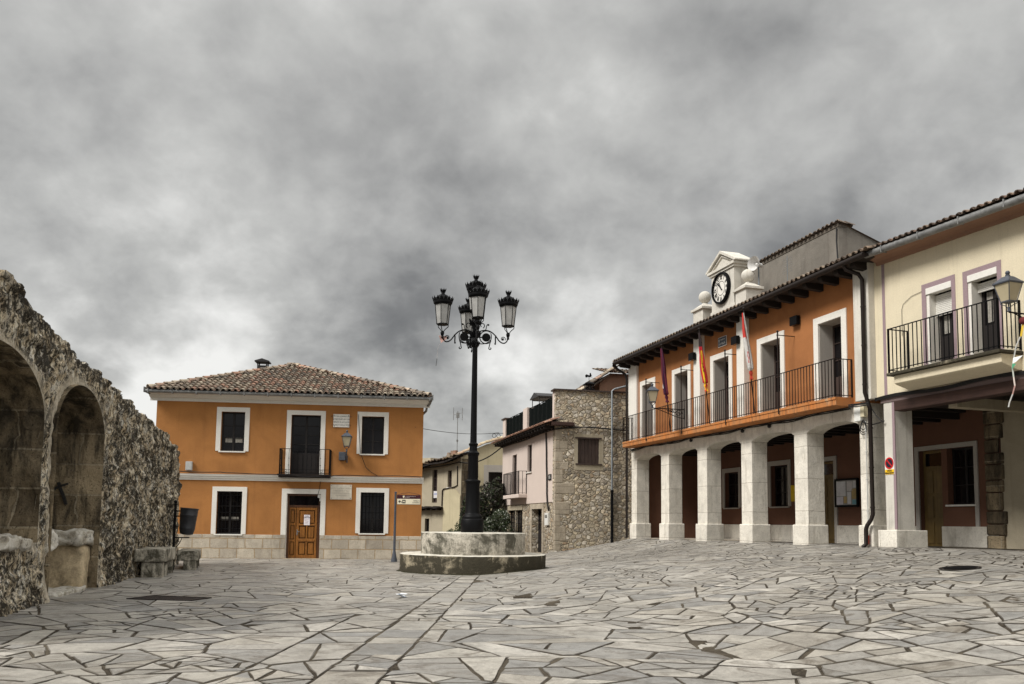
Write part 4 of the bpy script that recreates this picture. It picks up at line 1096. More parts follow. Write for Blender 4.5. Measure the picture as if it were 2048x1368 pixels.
# open the block behind the front openings
mb.build('wall', M['orange'], oh)
mb = MB(); mb.wall(-0.21, 9.53, -0.3, 0.862, -0.035, 0.3, [(4.56, 5.79, -0.4, 0.9)])
mb.build('stone_plinth', M['plinth_stone'], oh, bevel=0.01)
mb = MB()
p_ = [(0.0, 2.83), (-0.03, 2.83), (-0.035, 2.88), (-0.06, 2.90), (-0.065, 2.95), (-0.10, 2.98), (-0.105, 3.05), (0.0, 3.055)]
mb.prism(p_, -0.24, 9.55, 'x')
for k in range(118): mb.box(-0.2 + k * 0.082, -0.2 + k * 0.082 + 0.045, -0.078, -0.055, 2.915, 2.945)
mb.build('string_course', M['white'], oh)
mb = MB()
p_ = [(0.0, 5.70), (-0.04, 5.70), (-0.05, 5.80), (-0.16, 5.83), (-0.30, 5.92), (-0.42, 5.95), (-0.44, 6.0), (0.0, 6.0)]
mb.prism(p_, -0.42, 9.74, 'x')
for k in range(160): mb.box(-0.15 + k * 0.06, -0.15 + k * 0.06 + 0.032, -0.062, -0.045, 5.735, 5.775)
mb.build('cornice', M['white'], oh)
mb = MB()                                 # soffits at the two sides
mb.prism([(-0.43, -0.42), (-0.19, 0.0), (-0.19, 8.6), (-0.43, 8.6)], 5.90, 5.96, 'z'); mb.build('soffit', M['rafter'], oh)
mb = MB(); mb.prism([(9.5, 0.0), (9.76, -0.42), (8.4, 8.6), (8.0, 8.6)], 5.90, 5.96, 'z')
mb.build('soffit', M['rafter'], oh)
mb = MB()
mb.tube([(-0.46, -0.50, 5.985), (9.79, -0.50, 5.985)], 0.065, 10)
mb.tube([(-0.46, -0.50, 5.985), (-0.46, 8.8, 5.985)], 0.065, 10); mb.tube([(9.79, -0.50, 5.985), (8.5, 8.8, 5.985)], 0.065, 10)
for k in range(13): mb.box(-0.38 + k * 0.84, -0.35 + k * 0.84, -0.58, -0.43, 5.90, 6.07)
mb.box(-0.52, -0.48, -0.56, -0.44, 5.93, 6.12); mb.box(9.81, 9.85, -0.56, -0.44, 5.93, 6.12)
mb.tube([(9.77, -0.40, 5.92), (9.72, -0.20, 5.82), (9.62, 0.06, 5.74), (9.60, 0.15, 5.60), (9.45, 0.6, 5.5)], 0.045, 8)
mb.build('gutter', M['zinc'], oh, smooth=40)
AP = Vector((4.0, 4.55, 7.93)); e0, e1, f1, f0 = Vector((-0.43, -0.52, 6.03)), Vector((9.76, -0.52, 6.03)), Vector((8.5, 9.0, 6.03)), Vector((-0.43, 9.0, 6.03))
mb = MB(); mb.add([tuple(e0), tuple(e1), tuple(f1), tuple(f0), tuple(AP)], [(0, 1, 4), (1, 2, 4), (2, 3, 4), (3, 0, 4), (3, 2, 1, 0)])
rf = mb.build('roof', M['tile_bed'], oh)
mb = MB()
def slope(A, B, ap, mb):
    U = (B - A).normalized(); rel = ap - A; ua = rel.dot(U); sv = rel - U * ua; H_ = sv.length; S = sv.normalized(); N = U.cross(S)
    if N.z < 0: N = -N
    L = (B - A).length
    ins = lambda u, s: s < H_ and (ua * s / H_ - 0.02) < u < (L - (L - ua) * s / H_ + 0.02)
    tiles(mb, A, U, S, N, 0.0, L, -0.05, H_, ins)
slope(e0, e1, AP, mb); slope(f0, e0, AP, mb); slope(e1, f1, AP, mb)
ridge(mb, e0 + Vector((0.05, 0.05, 0.03)), AP); ridge(mb, e1 + Vector((-0.05, 0.05, 0.03)), AP)
mb.build('roof_tiles', M['tile'], rf)
mb = MB(); mb.box(2.22, 2.64, 5.9, 6.32, 7.0, 8.18)
for x in (2.22, 2.60):
    for y in (5.9, 6.28): mb.box(x, x + 0.05, y, y + 0.05, 8.18, 8.33)
mb.prism([(2.12, 8.33), (2.74, 8.33), (2.74, 8.38), (2.43, 8.48), (2.12, 8.38)], 5.8, 6.42, 'y')
mb.build('chimney', M['slate'], rf)
z_l = lambda a, b_, c_, d_: (a, b_, c_, d_)
window(oh, *OW[0][1:], sur=M['white'], lace=[(2.24, 2.50, 4.24, 4.42), (2.60, 2.86, 4.24, 4.42)])
window(oh, *OW[2][1:], sur=M['white'])
window(oh, *OW[3][1:], sur=M['white'], lace=[(2.2, 2.47, 1.38, 1.5), (2.57, 2.84, 1.38, 1.5)])
window(oh, *OW[4][1:], sur=M['white'])
d = window(oh, *OW[1][1:], sur=M['white'], sill=False, rows=4, panel=0.75, name='balcony_door')
for u0, u1, z0, z1 in (OW[3][1:], OW[4][1:]):     # thin grilles before the lower windows
    mb = MB()
    for k in range(7): x = u0 + 0.06 + k * (u1 - u0 - 0.12) / 6; mb.box(x - 0.007, x + 0.007, 0.05, 0.064, z0, z1)
    for zz_ in (0.12, 0.5, 0.9): zq = z0 + (z1 - z0) * zz_; mb.box(u0, u1, 0.045, 0.066, zq, zq + 0.02)
    mb.build('grille', M['iron'], oh)
# front door with sidelight panel and fanlight
mb = MB(); mb.wall(4.56, 5.79, 0.0, 2.38, 0.10, 0.17, [(4.64, 5.71, 1.96, 2.30), (4.66, 5.68, 0.02, 1.88)])
df = mb.build('door_frame', M['door_dark'], oh, bevel=0.005)
mb = MB(); mb.box(4.6, 5.75, 0.13, 0.14, 1.95, 2.31); mb.build('fanlight', M['pane'], df)
mb = MB(); mb.wall(4.662, 4.90, 0.022, 1.878, 0.115, 0.16, [(4.70, 4.86, 0.12, 0.62), (4.70, 4.86, 0.70, 1.22), (4.70, 4.86, 1.30, 1.80)])
for (a, b_) in ((0.12, 0.62), (0.70, 1.22), (1.30, 1.80)): mb.box(4.725, 4.835, 0.125, 0.15, a + 0.03, b_ - 0.03)
dl = mb.build('door', M['door'], oh, bevel=0.006)
mb = MB(); H_ = [(5.02, 5.27, 0.14, 0.60), (5.33, 5.58, 0.14, 0.60), (5.02, 5.27, 0.74, 1.20), (5.33, 5.58, 0.74, 1.20), (5.02, 5.58, 1.28, 1.78)]
mb.wall(4.92, 5.665, 0.022, 1.878, 0.11, 0.16, H_)
for h in H_: mb.box(h[0] + 0.03, h[1] - 0.03, 0.122, 0.15, h[2] + 0.03, h[3] - 0.03)
mb.box(5.0, 5.6, 0.095, 0.112, 0.635, 0.70); mb.box(5.0, 5.6, 0.097, 0.112, 1.215, 1.25)
dd = mb.build('door', M['door'], oh, bevel=0.006)
mb = MB(); mb.box(4.945, 4.975, 0.088, 0.108, 0.86, 1.06); mb.tube([(4.96, 0.09, 0.98), (4.96, 0.05, 0.98), (5.05, 0.05, 0.985)], 0.010, 6); mb.build('handle', M['galv'], dd)
mb = MB(); e = 0.003; mb.wall(4.38, 5.97, 0.864, 2.56, -0.03, 0.012, [(4.563, 5.787, 0.8, 2.377)]); mb.wall(4.56, 4.58, 0.0, 2.38, 0.0, 0.11, []); mb.build('door_surround', M['white'], oh, bevel=0.006)
mb = MB(); mb.box(4.5, 5.86, -0.12, 0.12, -0.06, 0.016); mb.build('doorstep', M['plinth_stone'], oh, bevel=0.01)
bal = MB(); bal.box(4.30, 6.14, -0.48, 0.0, 2.96, 3.07); bal.box(4.26, 6.18, -0.52, -0.47, 3.02, 3.08)
bo = bal.build('balcony', M['iron_brown'], oh)
railing(bo, [(4.33, -0.012), (4.33, -0.47), (6.11, -0.47), (6.11, -0.012)], 3.08, 4.01, 0.155, 0.007, knob=True, mids=(3.24,))
mb = MB()
for u in (4.55, 5.70, 5.83):
    for kz in (3.13, 3.2): mb.tube([(u + 0.045 * math.cos(a), -0.472, kz + 0.03 * math.sin(a)) for a in np.linspace(0, 2 * PI, 11)], 0.007, 5)
mb.build('scrollwork', M['iron'], bo)

# things on the orange house
def plaque(label, u, z, wd, ht, mat, lines, size, ink, space=1.0, screws=True):
    p = OHF.w(u, -0.004, z); t = thing('wall_plaque', label, 'plaque', p, OHF.rz, 'stone plaques on the orange house')
    mb = MB(); mb.box(-wd / 2, wd / 2, -0.03, 0.0, -ht / 2, ht / 2); mb.build('slab', mat, t, bevel=0.005)
    if screws:
        mb = MB()
        for sx in (-1, 1):
            for sz_ in (-1, 1): mb.sphere((sx * (wd / 2 - 0.045), -0.031, sz_ * (ht / 2 - 0.045)), 0.014, 6)
        mb.build('studs', M['ink'], t)
    lettering(t, lines, size, (0, -0.032, 0), ink, space=space)
plaque('white marble plaque with black lettering above the wall lantern', 6.455, 5.125, 0.59, 0.49, M['marble'], 'ESTA CASA CONSISTORIAL\nSE RESTAURO EN 1985\nSIENDO EL ALCALDE\nY PUEBLO QUE LO ESTIMA', 0.062, M['ink'], 1.75)
plaque('blank looking cream stone plaque beside the front door', 6.52, 2.465, 0.78, 0.55, M['marble_cream'], 'EN ESTA CASA VIVIO Y TRABAJO\nEL MAESTRO DE LA VILLA\nLOS VECINOS LE DEDICAN\nESTE RECUERDO', 0.052, M['faint_ink'], 1.7)
t = thing('wall_lantern', 'small black bracket lantern below the marble plaque on orange wall', 'lantern', OHF.w(6.68, 0, 3.70), OHF.rz, 'wall lanterns of the square')
wall_lantern(t, 0.03, -0.42, 0.30, 0.86)
mb = MB(); mb.tube([(0.02, 0.0, 0.0), (0.02, -0.12, 0.05), (0.02, -0.30, 0.12), (0.03, -0.42, 0.26)], 0.022, 8); mb.box(0.0, 0.045, -0.02, 0, -0.14, 0.12)
mb.tube([(0.02 , -0.06, -0.08), (0.02, -0.2, 0.0), (0.02, -0.3, 0.12)], 0.012, 6)
mb.build('bracket', M['grey_iron'], t)
mb = MB(); mb.box(-0.27, -0.02, -0.16, 0, -0.06, 0.25); mb.build('ballast_box', M['grey_iron'], t, bevel=0.02)
mb = MB(); mb.box(-0.115, 0.115, -0.1, 0, -0.16, 0.16); mb.box(-0.10, 0.10, -0.106, -0.1, -0.14, 0.14)
o = mb.build('meter_box', M['plastic_grey'], None, bevel=0.01); o.location = OHF.w(1.05, 0, 3.33); o.rotation_euler = (0, 0, OHF.rz)
tag(o, 'small grey meter box low on the upper orange wall', 'meter box')
t = thing('door_notice', 'white paper notice taped to the brown front door', 'notice', OHF.w(5.30, 0.092, 1.42), OHF.rz)
mb = MB(); mb.box(-0.105, 0.105, -0.003, 0, -0.19, 0.19, (0.74, 0.70, 0.74)); mb.build('sheet', M['paper'], t)
lettering(t, 'AVISO\nCERRADO', 0.055, (0, -0.005, 0.115), M['navy'])
mb = MB()
for k in range(7): mb.box(-0.08, 0.07 - 0.02 * (k % 3), -0.006, -0.004, 0.03 - k * 0.03, 0.04 - k * 0.03)
mb.build('text_lines', M['pale_letter'], t)
def cable(name, pts, r_, label, cat='cable', mat=None):
    mb = MB(); mb.tube(pts, r_, 6); o = mb.build(name, mat or M['cable'], None, smooth=True); return tag(o, label, cat)
pts = [OHF.w(u, -0.075 - (0.43 if 4.5 < u < 6.1 else 0.06), 3.085 + 0.012 * math.sin(u * 3.1) + (-0.09 * math.exp(-((u - 5.3) / 0.9) ** 2)) + 0.03 * (u < 2.2)) for u in np.linspace(0.2, 9.5, 48)]
cable('black_cable', pts, 0.016, 'black cable running along the white string course of the orange house')
cable('black_cable', [OHF.w(u, -0.045, z) for u, z in ((7.07, 5.38), (7.09, 5.2), (7.18, 4.0), (7.22, 3.85), (7.41, 3.39), (7.6, 3.22), (7.85, 3.09))], 0.010, 'thin cable drooping from the upper right window surround')
cable('black_cable', [OHF.w(5.76, -0.04, 2.84), OHF.w(5.74, -0.04, 2.6), OHF.w(5.70, -0.045, 2.42), OHF.w(5.66, -0.05, 2.3)], 0.008, 'thin cable dropping to the little box over the front door')
mb = MB(); mb.box(-0.07, 0.05, -0.05, 0, -0.06, 0.06); mb.box(0.0, 0.05, -0.05, 0, -0.18, -0.06)
o = mb.build('doorbell_box', M['plastic_white'], None, bevel=0.006); o.location = OHF.w(5.74, 0.08, 2.3); o.rotation_euler = (0, 0, OHF.rz); tag(o, 'white alarm box at the top right corner of the front door', 'alarm box')

# direction sign before the house
t = thing('direction_sign', 'slim grey signpost carrying a maroon and ivory direction board', 'signpost', (-4.07, 29.91, 0), R(2))
mb = MB(); mb.lathe([(0.11, -0.04), (0.11, 0.06), (0.085, 0.16), (0.06, 0.30), (0.05, 0.36), (0.045, 0.38), (0.042, 1.0), (0.036, 2.40), (0.045, 2.405), (0.045, 2.43), (0.02, 2.45)], 16); mb.build('post', M['grey_iron'], t, smooth=40)
mb = MB(); mb.box(0.05, 0.88, -0.015, 0.015, 2.0, 2.335); mb.tube([(0.05, 0, 2.335), (0.25, 0, 2.39), (0.47, 0, 2.42), (0.68, 0, 2.39), (0.86, 0, 2.335)], 0.008, 6)
bd_ = mb.build('board', M['maroon'], t, bevel=0.004)
mb = MB(); mb.box(0.06, 0.87, -0.019, -0.0155, 2.01, 2.20); mb.build('ivory_panel', M['ivory'], bd_)
mb = MB()
mb.prism([(0.10, 2.105), (0.15, 2.155), (0.165, 2.14), (0.14, 2.115), (0.20, 2.115), (0.225, 2.08), (0.215, 2.055), (0.20, 2.09), (0.14, 2.095), (0.165, 2.07), (0.15, 2.055)], -0.023, -0.0195, 'y')
mb.wall(0.24, 0.35, 2.045, 2.165, -0.023, -0.0195, [(0.262, 0.328, 2.075, 2.135)]); mb.prism([(0.28, 2.07), (0.295, 2.10), (0.31, 2.07)], -0.023, -0.0195, 'y')
mb.build('arrow_symbol', M['ink'], bd_)
mb = MB(); mb.prism([(0.255, 2.31), (0.315, 2.31), (0.315, 2.265), (0.285, 2.225), (0.255, 2.265)], -0.021, -0.0155, 'y'); mb.build('shield_emblem', M['ivory'], bd_)
lettering(bd_, 'AYUNTAMIENTO DE\nLA VILLA', 0.038, (0.345, -0.018, 2.265), M['pale_letter'], align='LEFT')
lettering(bd_, 'Bodega de\nLa Fortaleza', 0.052, (0.85, -0.022, 2.105), M['ink'], align='RIGHT', space=1.3)

# ------------------------------------------------------------------ the arcaded town hall
th = thing('town_hall', 'arcaded town hall with orange upper storey, white stone pillars and clock gable', 'town hall', (TH.o[0], TH.o[1], 0), TH.rz)
DO = [(0.17, 1.15), (3.00, 4.03), (5.86, 6.86), (8.75, 9.78), (11.59, 12.58)]
ZT = 7.04
mb = MB(); mb.wall(-0.95, 13.62, 4.56, 8.20, 0, 0.55, [(a, b_, 4.7, ZT) for a, b_ in DO])
mb.wall(-0.95, 13.62, 4.56, 8.20, 1.6, 1.9, [])
mb.box(-0.95, -0.65, 0.55, 8.0, 4.56, 8.2); mb.box(13.32, 13.62, 0.55, 8.0, 4.56, 8.2)
mb.build('wall', M['orange_hall'], th)
for a, b_ in DO:
    mb = MB(); e = 0.003
    mb.wall(a - 0.205, b_ + 0.205, 4.785, ZT + 0.19, -0.035, 0.012, [(a + e, b_ - e, 4.0, ZT - e)])
    s_ = mb.build('door_surround', M['white'], th, bevel=0.008)
    mb = MB(); mb.box(a, a + 0.02, 0.012, 0.5, 4.785, ZT); mb.box(b_ - 0.02, b_, 0.012, 0.5, 4.785, ZT); mb.box(a + 0.02, b_ - 0.02, 0.012, 0.5, ZT - 0.02, ZT)
    mb.build('reveal', M['reveal'], s_)  # white stone jambs painted grey for the shade of their turned-away faces
    window(th, a + 0.02, b_ - 0.02, 4.79, ZT - 0.02, recess=0.44, rows=3, panel=0.7, sill=False, name='balcony_door', mat=M['shutter'])
# balcony
mb = MB(); mb.prism([(0.0, 4.55), (-0.53, 4.55), (-0.55, 4.57), (-0.55, 4.70), (-0.57, 4.71), (-0.57, 4.775), (0.0, 4.78)], -0.58, 12.98, 'x')
m, nt, b = newmat('orange_balcony_edge'); c = nt.coord()
cc = nt.mix(nt.ramp(nt.noise(c, 2, 5, 0.6), [(0.35, 0), (0.65, 1)]), (0.48, 0.17, 0.045), (0.40, 0.18, 0.07))
st = nt.ramp(nt.noise(nt.mapping(c, (9, 9, 0.8)), 1.0, 6, 0.7), [(0.50, 0.0), (0.68, 1.0)])
sp_ = nt.new('ShaderNodeSeparateXYZ', {'Vector': c}).outputs[2]
cc = nt.mix(nt.math('MULTIPLY', st, 0.75), cc, (0.10, 0.065, 0.04))
cc = nt.mix(nt.ramp(nt.noise(nt.mapping(c, (4, 4, 1.5)), 1.0, 5, 0.7), [(0.6, 0), (0.72, 0.6)]), cc, (0.5, 0.40, 0.26))
finish(nt, b, cc, 0.85, nt.bump(nt.noise(c, 30, 5, 0.7), 0.4, 0.01), 0.2)
bo = mb.build('balcony', m, th)
railing(bo, [(-0.55, -0.02), (-0.55, -0.54), (12.95, -0.54), (12.95, -0.02)], 4.79, 5.80, 0.132, 0.008, M['iron_brown'])
for u in (1.69, 4.57, 7.56, 10.47):      # thin stays rising from the railing with a brace back to the wall
    mb = MB(); mb.tube([(u, -0.575, 4.62), (u, -0.575, 7.02)], 0.020, 6); mb.sphere((u, -0.575, 7.04), 0.035, 6); mb.sphere((u, -0.575, 6.93), 0.032, 6)
    mb.tube([(u, -0.575, 6.93), (u, 0.0, 6.93)], 0.013, 6); mb.build('railing_stay', M['iron_brown'], th)
# pillars and arcade
PU = [(-0.92, -0.42), (1.80, 2.45), (4.65, 5.31), (7.51, 8.13), (10.35, 10.96), (13.17, 13.60)]
for k, (a, b_) in enumerate(PU):
    g0 = 0.55
    mb = MB(); mb.box(a, b_, 0.0, 0.57, 1.40, 4.045); o = mb.build('pillar', M['pale_stone'], th, bevel=0.02)
    mb = MB(); r_ = 0.06
    mb.box(a - r_, b_ + r_, -r_, 0.57 + r_, g0, 1.455); mb.build('pillar_base', M['pale_stone'], o, bevel=0.03)
mb = MB()
def arch_piece(mb, a, b_, zs, rise, ztop, v0, v1, n=22):
    P = []
    for k in range(n + 1):
        t = -1 + 2 * k / n; u = (a + b_) / 2 + t * (b_ - a) / 2
        P.append((u, zs + rise * (1 - abs(t) ** 2.6) ** 0.75))
    for k in range(n):
        q = [P[k], P[k + 1], (P[k + 1][0], ztop), (P[k][0], ztop)]
        v = [(x, v0, z) for x, z in q] + [(x, v1, z) for x, z in q]
        f = [(0, 1, 2, 3), (7, 6, 5, 4), (0, 4, 5, 1), (3, 2, 6, 7)]
        mb.add(v, f)
for (a, b_), (c_, d_) in zip(PU[:-1], PU[1:]): arch_piece(mb, b_, c_, 4.045, 0.17, 4.56, 0.0, 0.57)
for a, b_ in PU: mb.box(a, b_, 0.0, 0.57, 4.045, 4.56)
mb.build('arcade', M['pale_stone'], th)
# pilasters of the upper floor
for (a, b_, d_) in ((-1.02, -0.22, 0.10), (4.78, 5.22, 0.20), (7.63, 8.06, 0.20), (13.28, 13.86, 0.19)):
    z0 = 4.785 if b_ < 12 else 4.62
    mb = MB(); mb.box(a, b_ , -d_, 0.02, z0, 8.14); mb.build('pilaster', M['white_dirty'] if b_ > 12 else M['white'], th, bevel=0.012)
# porch
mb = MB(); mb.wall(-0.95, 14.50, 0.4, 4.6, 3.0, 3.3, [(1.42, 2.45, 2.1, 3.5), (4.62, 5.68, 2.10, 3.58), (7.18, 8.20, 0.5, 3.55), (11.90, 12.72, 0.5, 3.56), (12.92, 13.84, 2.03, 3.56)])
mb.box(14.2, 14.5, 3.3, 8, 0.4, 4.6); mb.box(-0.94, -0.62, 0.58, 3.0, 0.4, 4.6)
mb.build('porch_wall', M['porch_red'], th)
mb = MB()
for a, b_ in ((-0.95, 7.05), (8.33, 11.78), (12.72, 14.52)): mb.box(a, b_, 2.94, 3.01, 0.4, 1.45)
mb.build('porch_plinth', M['pale_stone'], th, bevel=0.01)
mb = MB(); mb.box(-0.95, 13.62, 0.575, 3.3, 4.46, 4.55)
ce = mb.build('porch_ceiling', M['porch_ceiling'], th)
for k in range(22):
    mb = MB(); u = -0.6 + k * 0.66; mb.box(u, u + 0.14, 0.56, 3.02, 4.30, 4.465); mb.build('joist', M['rafter'], ce)
mb = MB(); mb.box(-0.95, 14.6, 0.62, 3.3, 0.3, 0.862); mb.build('porch_floor', M['plinth_stone'], th)
window(th, 1.42, 2.45, 2.1, 3.5, v=3.0, recess=0.18, sur=M['reveal'], name='porch_window')
window(th, 4.62, 5.68, 2.10, 3.58, v=3.0, recess=0.18, sur=M['reveal'], name='porch_window')
window(th, 12.92, 13.84, 2.03, 3.56, v=3.0, recess=0.18, sur=None, name='porch_window')
def porch_door(u0, u1, z1):
    mb = MB(); mb.wall(u0, u1, 0.86, z1, 3.14, 3.2, [(u0 + 0.08, u1 - 0.08, 3.12, z1 - 0.08)])
    for k in range(3):
        for a, b_ in ((u0 + 0.12, (u0 + u1) / 2 - 0.05), ((u0 + u1) / 2 + 0.05, u1 - 0.12)): mb.box(a, b_, 3.12, 3.139, 0.98 + k * 0.70, 1.58 + k * 0.70)
    o = mb.build('porch_door', M['porch_door'], th, bevel=0.006)
    mb = MB(); mb.box(u0 + 0.06, u1 - 0.06, 3.165, 3.175, 3.1, z1 - 0.06); mb.build('pane', M['pane'], o)
    return o
dA = porch_door(7.18, 8.20, 3.55); dB = porch_door(11.90, 12.72, 3.56)
mb = MB(); mb.wall(7.04, 8.34, 0.86, 3.69, 2.96, 3.012, [(7.183, 8.197, 0.8, 3.547)]); mb.build('surround', M['reveal'], dA)
mb = MB(); mb.wall(11.76, 13.96, 0.86, 3.68, 2.965, 3.012, [(11.9, 13.843, 0.8, 3.557)]); mb.box(12.9, 13.84, 2.97, 3.012, 1.99, 2.03); mb.build('surround', M['reveal'], dB)
# roof, rafters, gutter, downpipes
mb = MB(); mb.box(-1.12, 14.3, -0.60, 0.1, 8.13, 8.17); mb.prism([(-0.62, 8.17), (2.2, 8.95), (2.2, 8.85), (-0.62, 8.10)], -1.12, 14.35, 'x')
mb.prism([(2.2, 8.95), (8.2, 10.4), (8.2, 8.1), (2.2, 8.1)], -1.0, 14.2, 'x')
rf = mb.build('roof', M['porch_ceiling'], th)
mb = MB(); P0 = Vector((-1.15, -0.70, 8.19)); S = Vector((0, 2.82, 0.78)).normalized(); N = Vector((0, -0.78, 2.82)).normalized()
tiles(mb, P0, (1, 0, 0), S, N, 0, 15.5, 0, 2.9, lambda u, s: True, course=0.36, pal=[(0.16, 0.115, 0.085), (0.22, 0.16, 0.115), (0.12, 0.09, 0.07), (0.27, 0.21, 0.155)], seg=5)
mb.build('roof_tiles', M['tile'], rf)
for k in range(23):
    mb = MB(); u = -0.88 + k * 0.665
    mb.prism([(0.0, 7.93), (-0.50, 7.97), (-0.56, 8.02), (-0.57, 8.128), (0.0, 8.128)], u - 0.085, u + 0.085, 'x'); mb.build('rafter', M['rafter'], th)
mb = MB(); mb.tube([(-1.2, -0.68, 8.16), (14.35, -0.68, 8.14)], 0.075, 10); mb.tube([(-1.2, -0.68, 8.16), (-1.35, -0.65, 8.1), (-1.25, -0.45, 7.9)], 0.05, 8)
mb.build('gutter', M['iron_brown'], th, smooth=40)
mb = MB(); mb.tube([(-1.3, -0.6, 8.12), (-1.25, -0.5, 7.95), (-1.08, -0.22, 7.72), (-1.04, -0.16, 7.5), (-1.04, -0.16, 0.85)], 0.05, 10); mb.build('downpipe', M['iron_brown'], th, smooth=40)
mb = MB(); mb.tube([(13.55, -0.66, 8.10), (13.57, -0.62, 7.98), (13.70, -0.34, 7.85), (13.745, -0.27, 7.70), (13.745, -0.27, 4.8), (13.73, -0.12, 4.4), (13.72, -0.10, 1.72), (13.68, -0.13, 1.58), (13.61, -0.19, 1.44), (13.58, -0.20, 1.35), (13.57, -0.20, 0.98), (13.54, -0.28, 0.90)], 0.052, 12)
for z in (7.0, 6.0, 5.0, 3.9, 2.9, 1.9): mb.lathe([(0.058, -0.02), (0.062, 0), (0.058, 0.02)], 12, (13.745 if z > 4.7 else 13.722, -0.27 if z > 4.7 else -0.105, z))
mb.build('downpipe', M['iron_brown'], th, smooth=40)
mb = MB(); mb.tube([(13.5, -0.065, 4.1), (13.5, -0.065, 1.6), (13.49, -0.09, 1.42), (13.49, -0.09, 1.2)], 0.014, 6)
for z in (3.85, 3.3, 2.6, 1.8): mb.box(13.47, 13.53, -0.085, -0.045, z, z + 0.02)
mb.build('conduit', M['plastic_grey'], th)
mb = MB(); mb.lathe([(0.06, 0.0), (0.06, 0.22)], 10, (13.50, -0.12, 0.98)); mb.build('pipe_sleeve', M['red_plastic'], th)
# clock gable with two ball-topped pedestals
cgv = 0.22
mb = MB(); mb.box(5.36, 6.84, cgv, cgv + 0.52, 8.2, 10.16); mb.box(5.30, 6.90, cgv - 0.02, cgv + 0.55, 8.2, 8.86)
cg = mb.build('clock_gable', M['white_dirty'], th, bevel=0.01)
mb = MB()
mb.box(5.22, 6.98, cgv - 0.10, cgv + 0.62, 10.20, 10.29); mb.box(5.29, 6.91, cgv - 0.05, cgv + 0.57, 10.12, 10.20)
mb.prism([(5.25, 10.29), (6.95, 10.29), (6.1, 10.72)], cgv + 0.02, cgv + 0.5, 'y')
for sgn in (-1, 1):
    mb.prism([(6.1 + sgn * 0.90, 10.29), (6.1, 10.77), (6.1, 10.87), (6.1 + sgn * 0.98, 10.33), (6.1 + sgn * 0.98, 10.29)], cgv - 0.10, cgv + 0.64, 'y')
    mb.prism([(6.1 + sgn * 0.70, 10.31), (6.1, 10.66), (6.1, 10.71), (6.1 + sgn * 0.79, 10.30)], cgv - 0.03, cgv + 0.03, 'y')
mb.build('pediment', M['white_dirty'], cg)
for (a, b_) in ((4.02, 4.72), (6.92, 7.55)):
    mb = MB(); mb.box(a, b_, cgv, cgv + 0.58, 8.2, 9.18); mb.box(a - 0.07, b_ + 0.07, cgv - 0.07, cgv + 0.65, 9.18, 9.27)
    c0 = ((a + b_) / 2, cgv + 0.29)
    mb.add([(a - 0.03, cgv - 0.03, 9.27), (b_ + 0.03, cgv - 0.03, 9.27), (b_ + 0.03, cgv + 0.61, 9.27), (a - 0.03, cgv + 0.61, 9.27), (c0[0] - 0.14, c0[1] - 0.14, 9.42), (c0[0] + 0.14, c0[1] - 0.14, 9.42), (c0[0] + 0.14, c0[1] + 0.14, 9.42), (c0[0] - 0.14, c0[1] + 0.14, 9.42)], [(0, 1, 5, 4), (1, 2, 6, 5), (2, 3, 7, 6), (3, 0, 4, 7), (4, 5, 6, 7)])
    o = mb.build('pedestal', M['white_dirty'], th, bevel=0.01)
    mb = MB(); mb.lathe([(0.13, 9.41), (0.10, 9.46), (0.07, 9.52)], 14, (c0[0], c0[1], 0)); mb.sphere((c0[0], c0[1], 9.70), 0.225, 16); mb.build('ball_finial', M['white_dirty'], o, smooth=50)
t = thing('wall_clock', 'round white clock with roman numerals and black rim on the gable', 'clock', TH.w(6.10, cgv, 9.55), TH.rz)
mb = MB(); n = 40
mb.lathe([(0.47, 0.0), (0.55, 0.0), (0.555, 0.10), (0.535, 0.13), (0.50, 0.13), (0.49, 0.10), (0.47, 0.10)], n, cap=False)
mb.v = [(x, -z, y) for x, y, z in mb.v]; mb.build('rim', M['iron'], t, smooth=40)
mb = MB(); mb.lathe([(0.01, 0.06), (0.50, 0.055), (0.50, 0.0)], n); mb.v = [(x, -z, y) for x, y, z in mb.v]; mb.build('dial', M['marble'], t)
mb = MB(); mb.lathe([(0.235, 0.060), (0.235, 0.064), (0.25, 0.064), (0.25, 0.060)], n, cap=False); mb.v = [(x, -z, y) for x, y, z in mb.v]; mb.build('chapter_ring', M['ink'], t)
for k, s_ in enumerate(['XII', 'I', 'II', 'III', 'IIII', 'V', 'VI', 'VII', 'VIII', 'IX', 'X', 'XI']):
    a = R(30 * k); o = lettering(t, s_, 0.19, (0.365 * math.sin(a), -0.064, 0.365 * math.cos(a)), M['ink'], (PI / 2, a, 0), name='numeral', bold=0.001)
    o.scale = (0.62 if len(s_) > 2 else 0.8, 1.15, 1)
def hand(name, a, L, wd):
    mb = MB(Matrix.Rotation(a, 4, 'Y')); mb.prism([(-wd, -L * 0.28), (wd, -L * 0.28), (wd * 0.7, L * 0.6), (wd * 1.5, L * 0.72), (0, L), (-wd * 1.5, L * 0.72), (-wd * 0.7, L * 0.6)], -0.078, -0.070, 'y')
    mb.build(name, M['ink'], t)
hand('minute_hand', R(312), 0.43, 0.017); hand('hour_hand', R(326), 0.28, 0.026)
t = thing('loudspeaker', 'pale horn loudspeaker mounted behind the stone ball on the roof', 'loudspeaker', TH.w(7.42, 0.80, 8.6), TH.rz)
mb = MB(); mb.tube([(0, 0, 0), (0, 0, 1.42)], 0.025, 8); mb.build('post', M['galv'], t)
mb = MB(Matrix.Translation((0.02, -0.05, 1.45)) @ Matrix.Rotation(R(18), 4, 'Z') @ Matrix.Rotation(R(90), 4, 'X'))
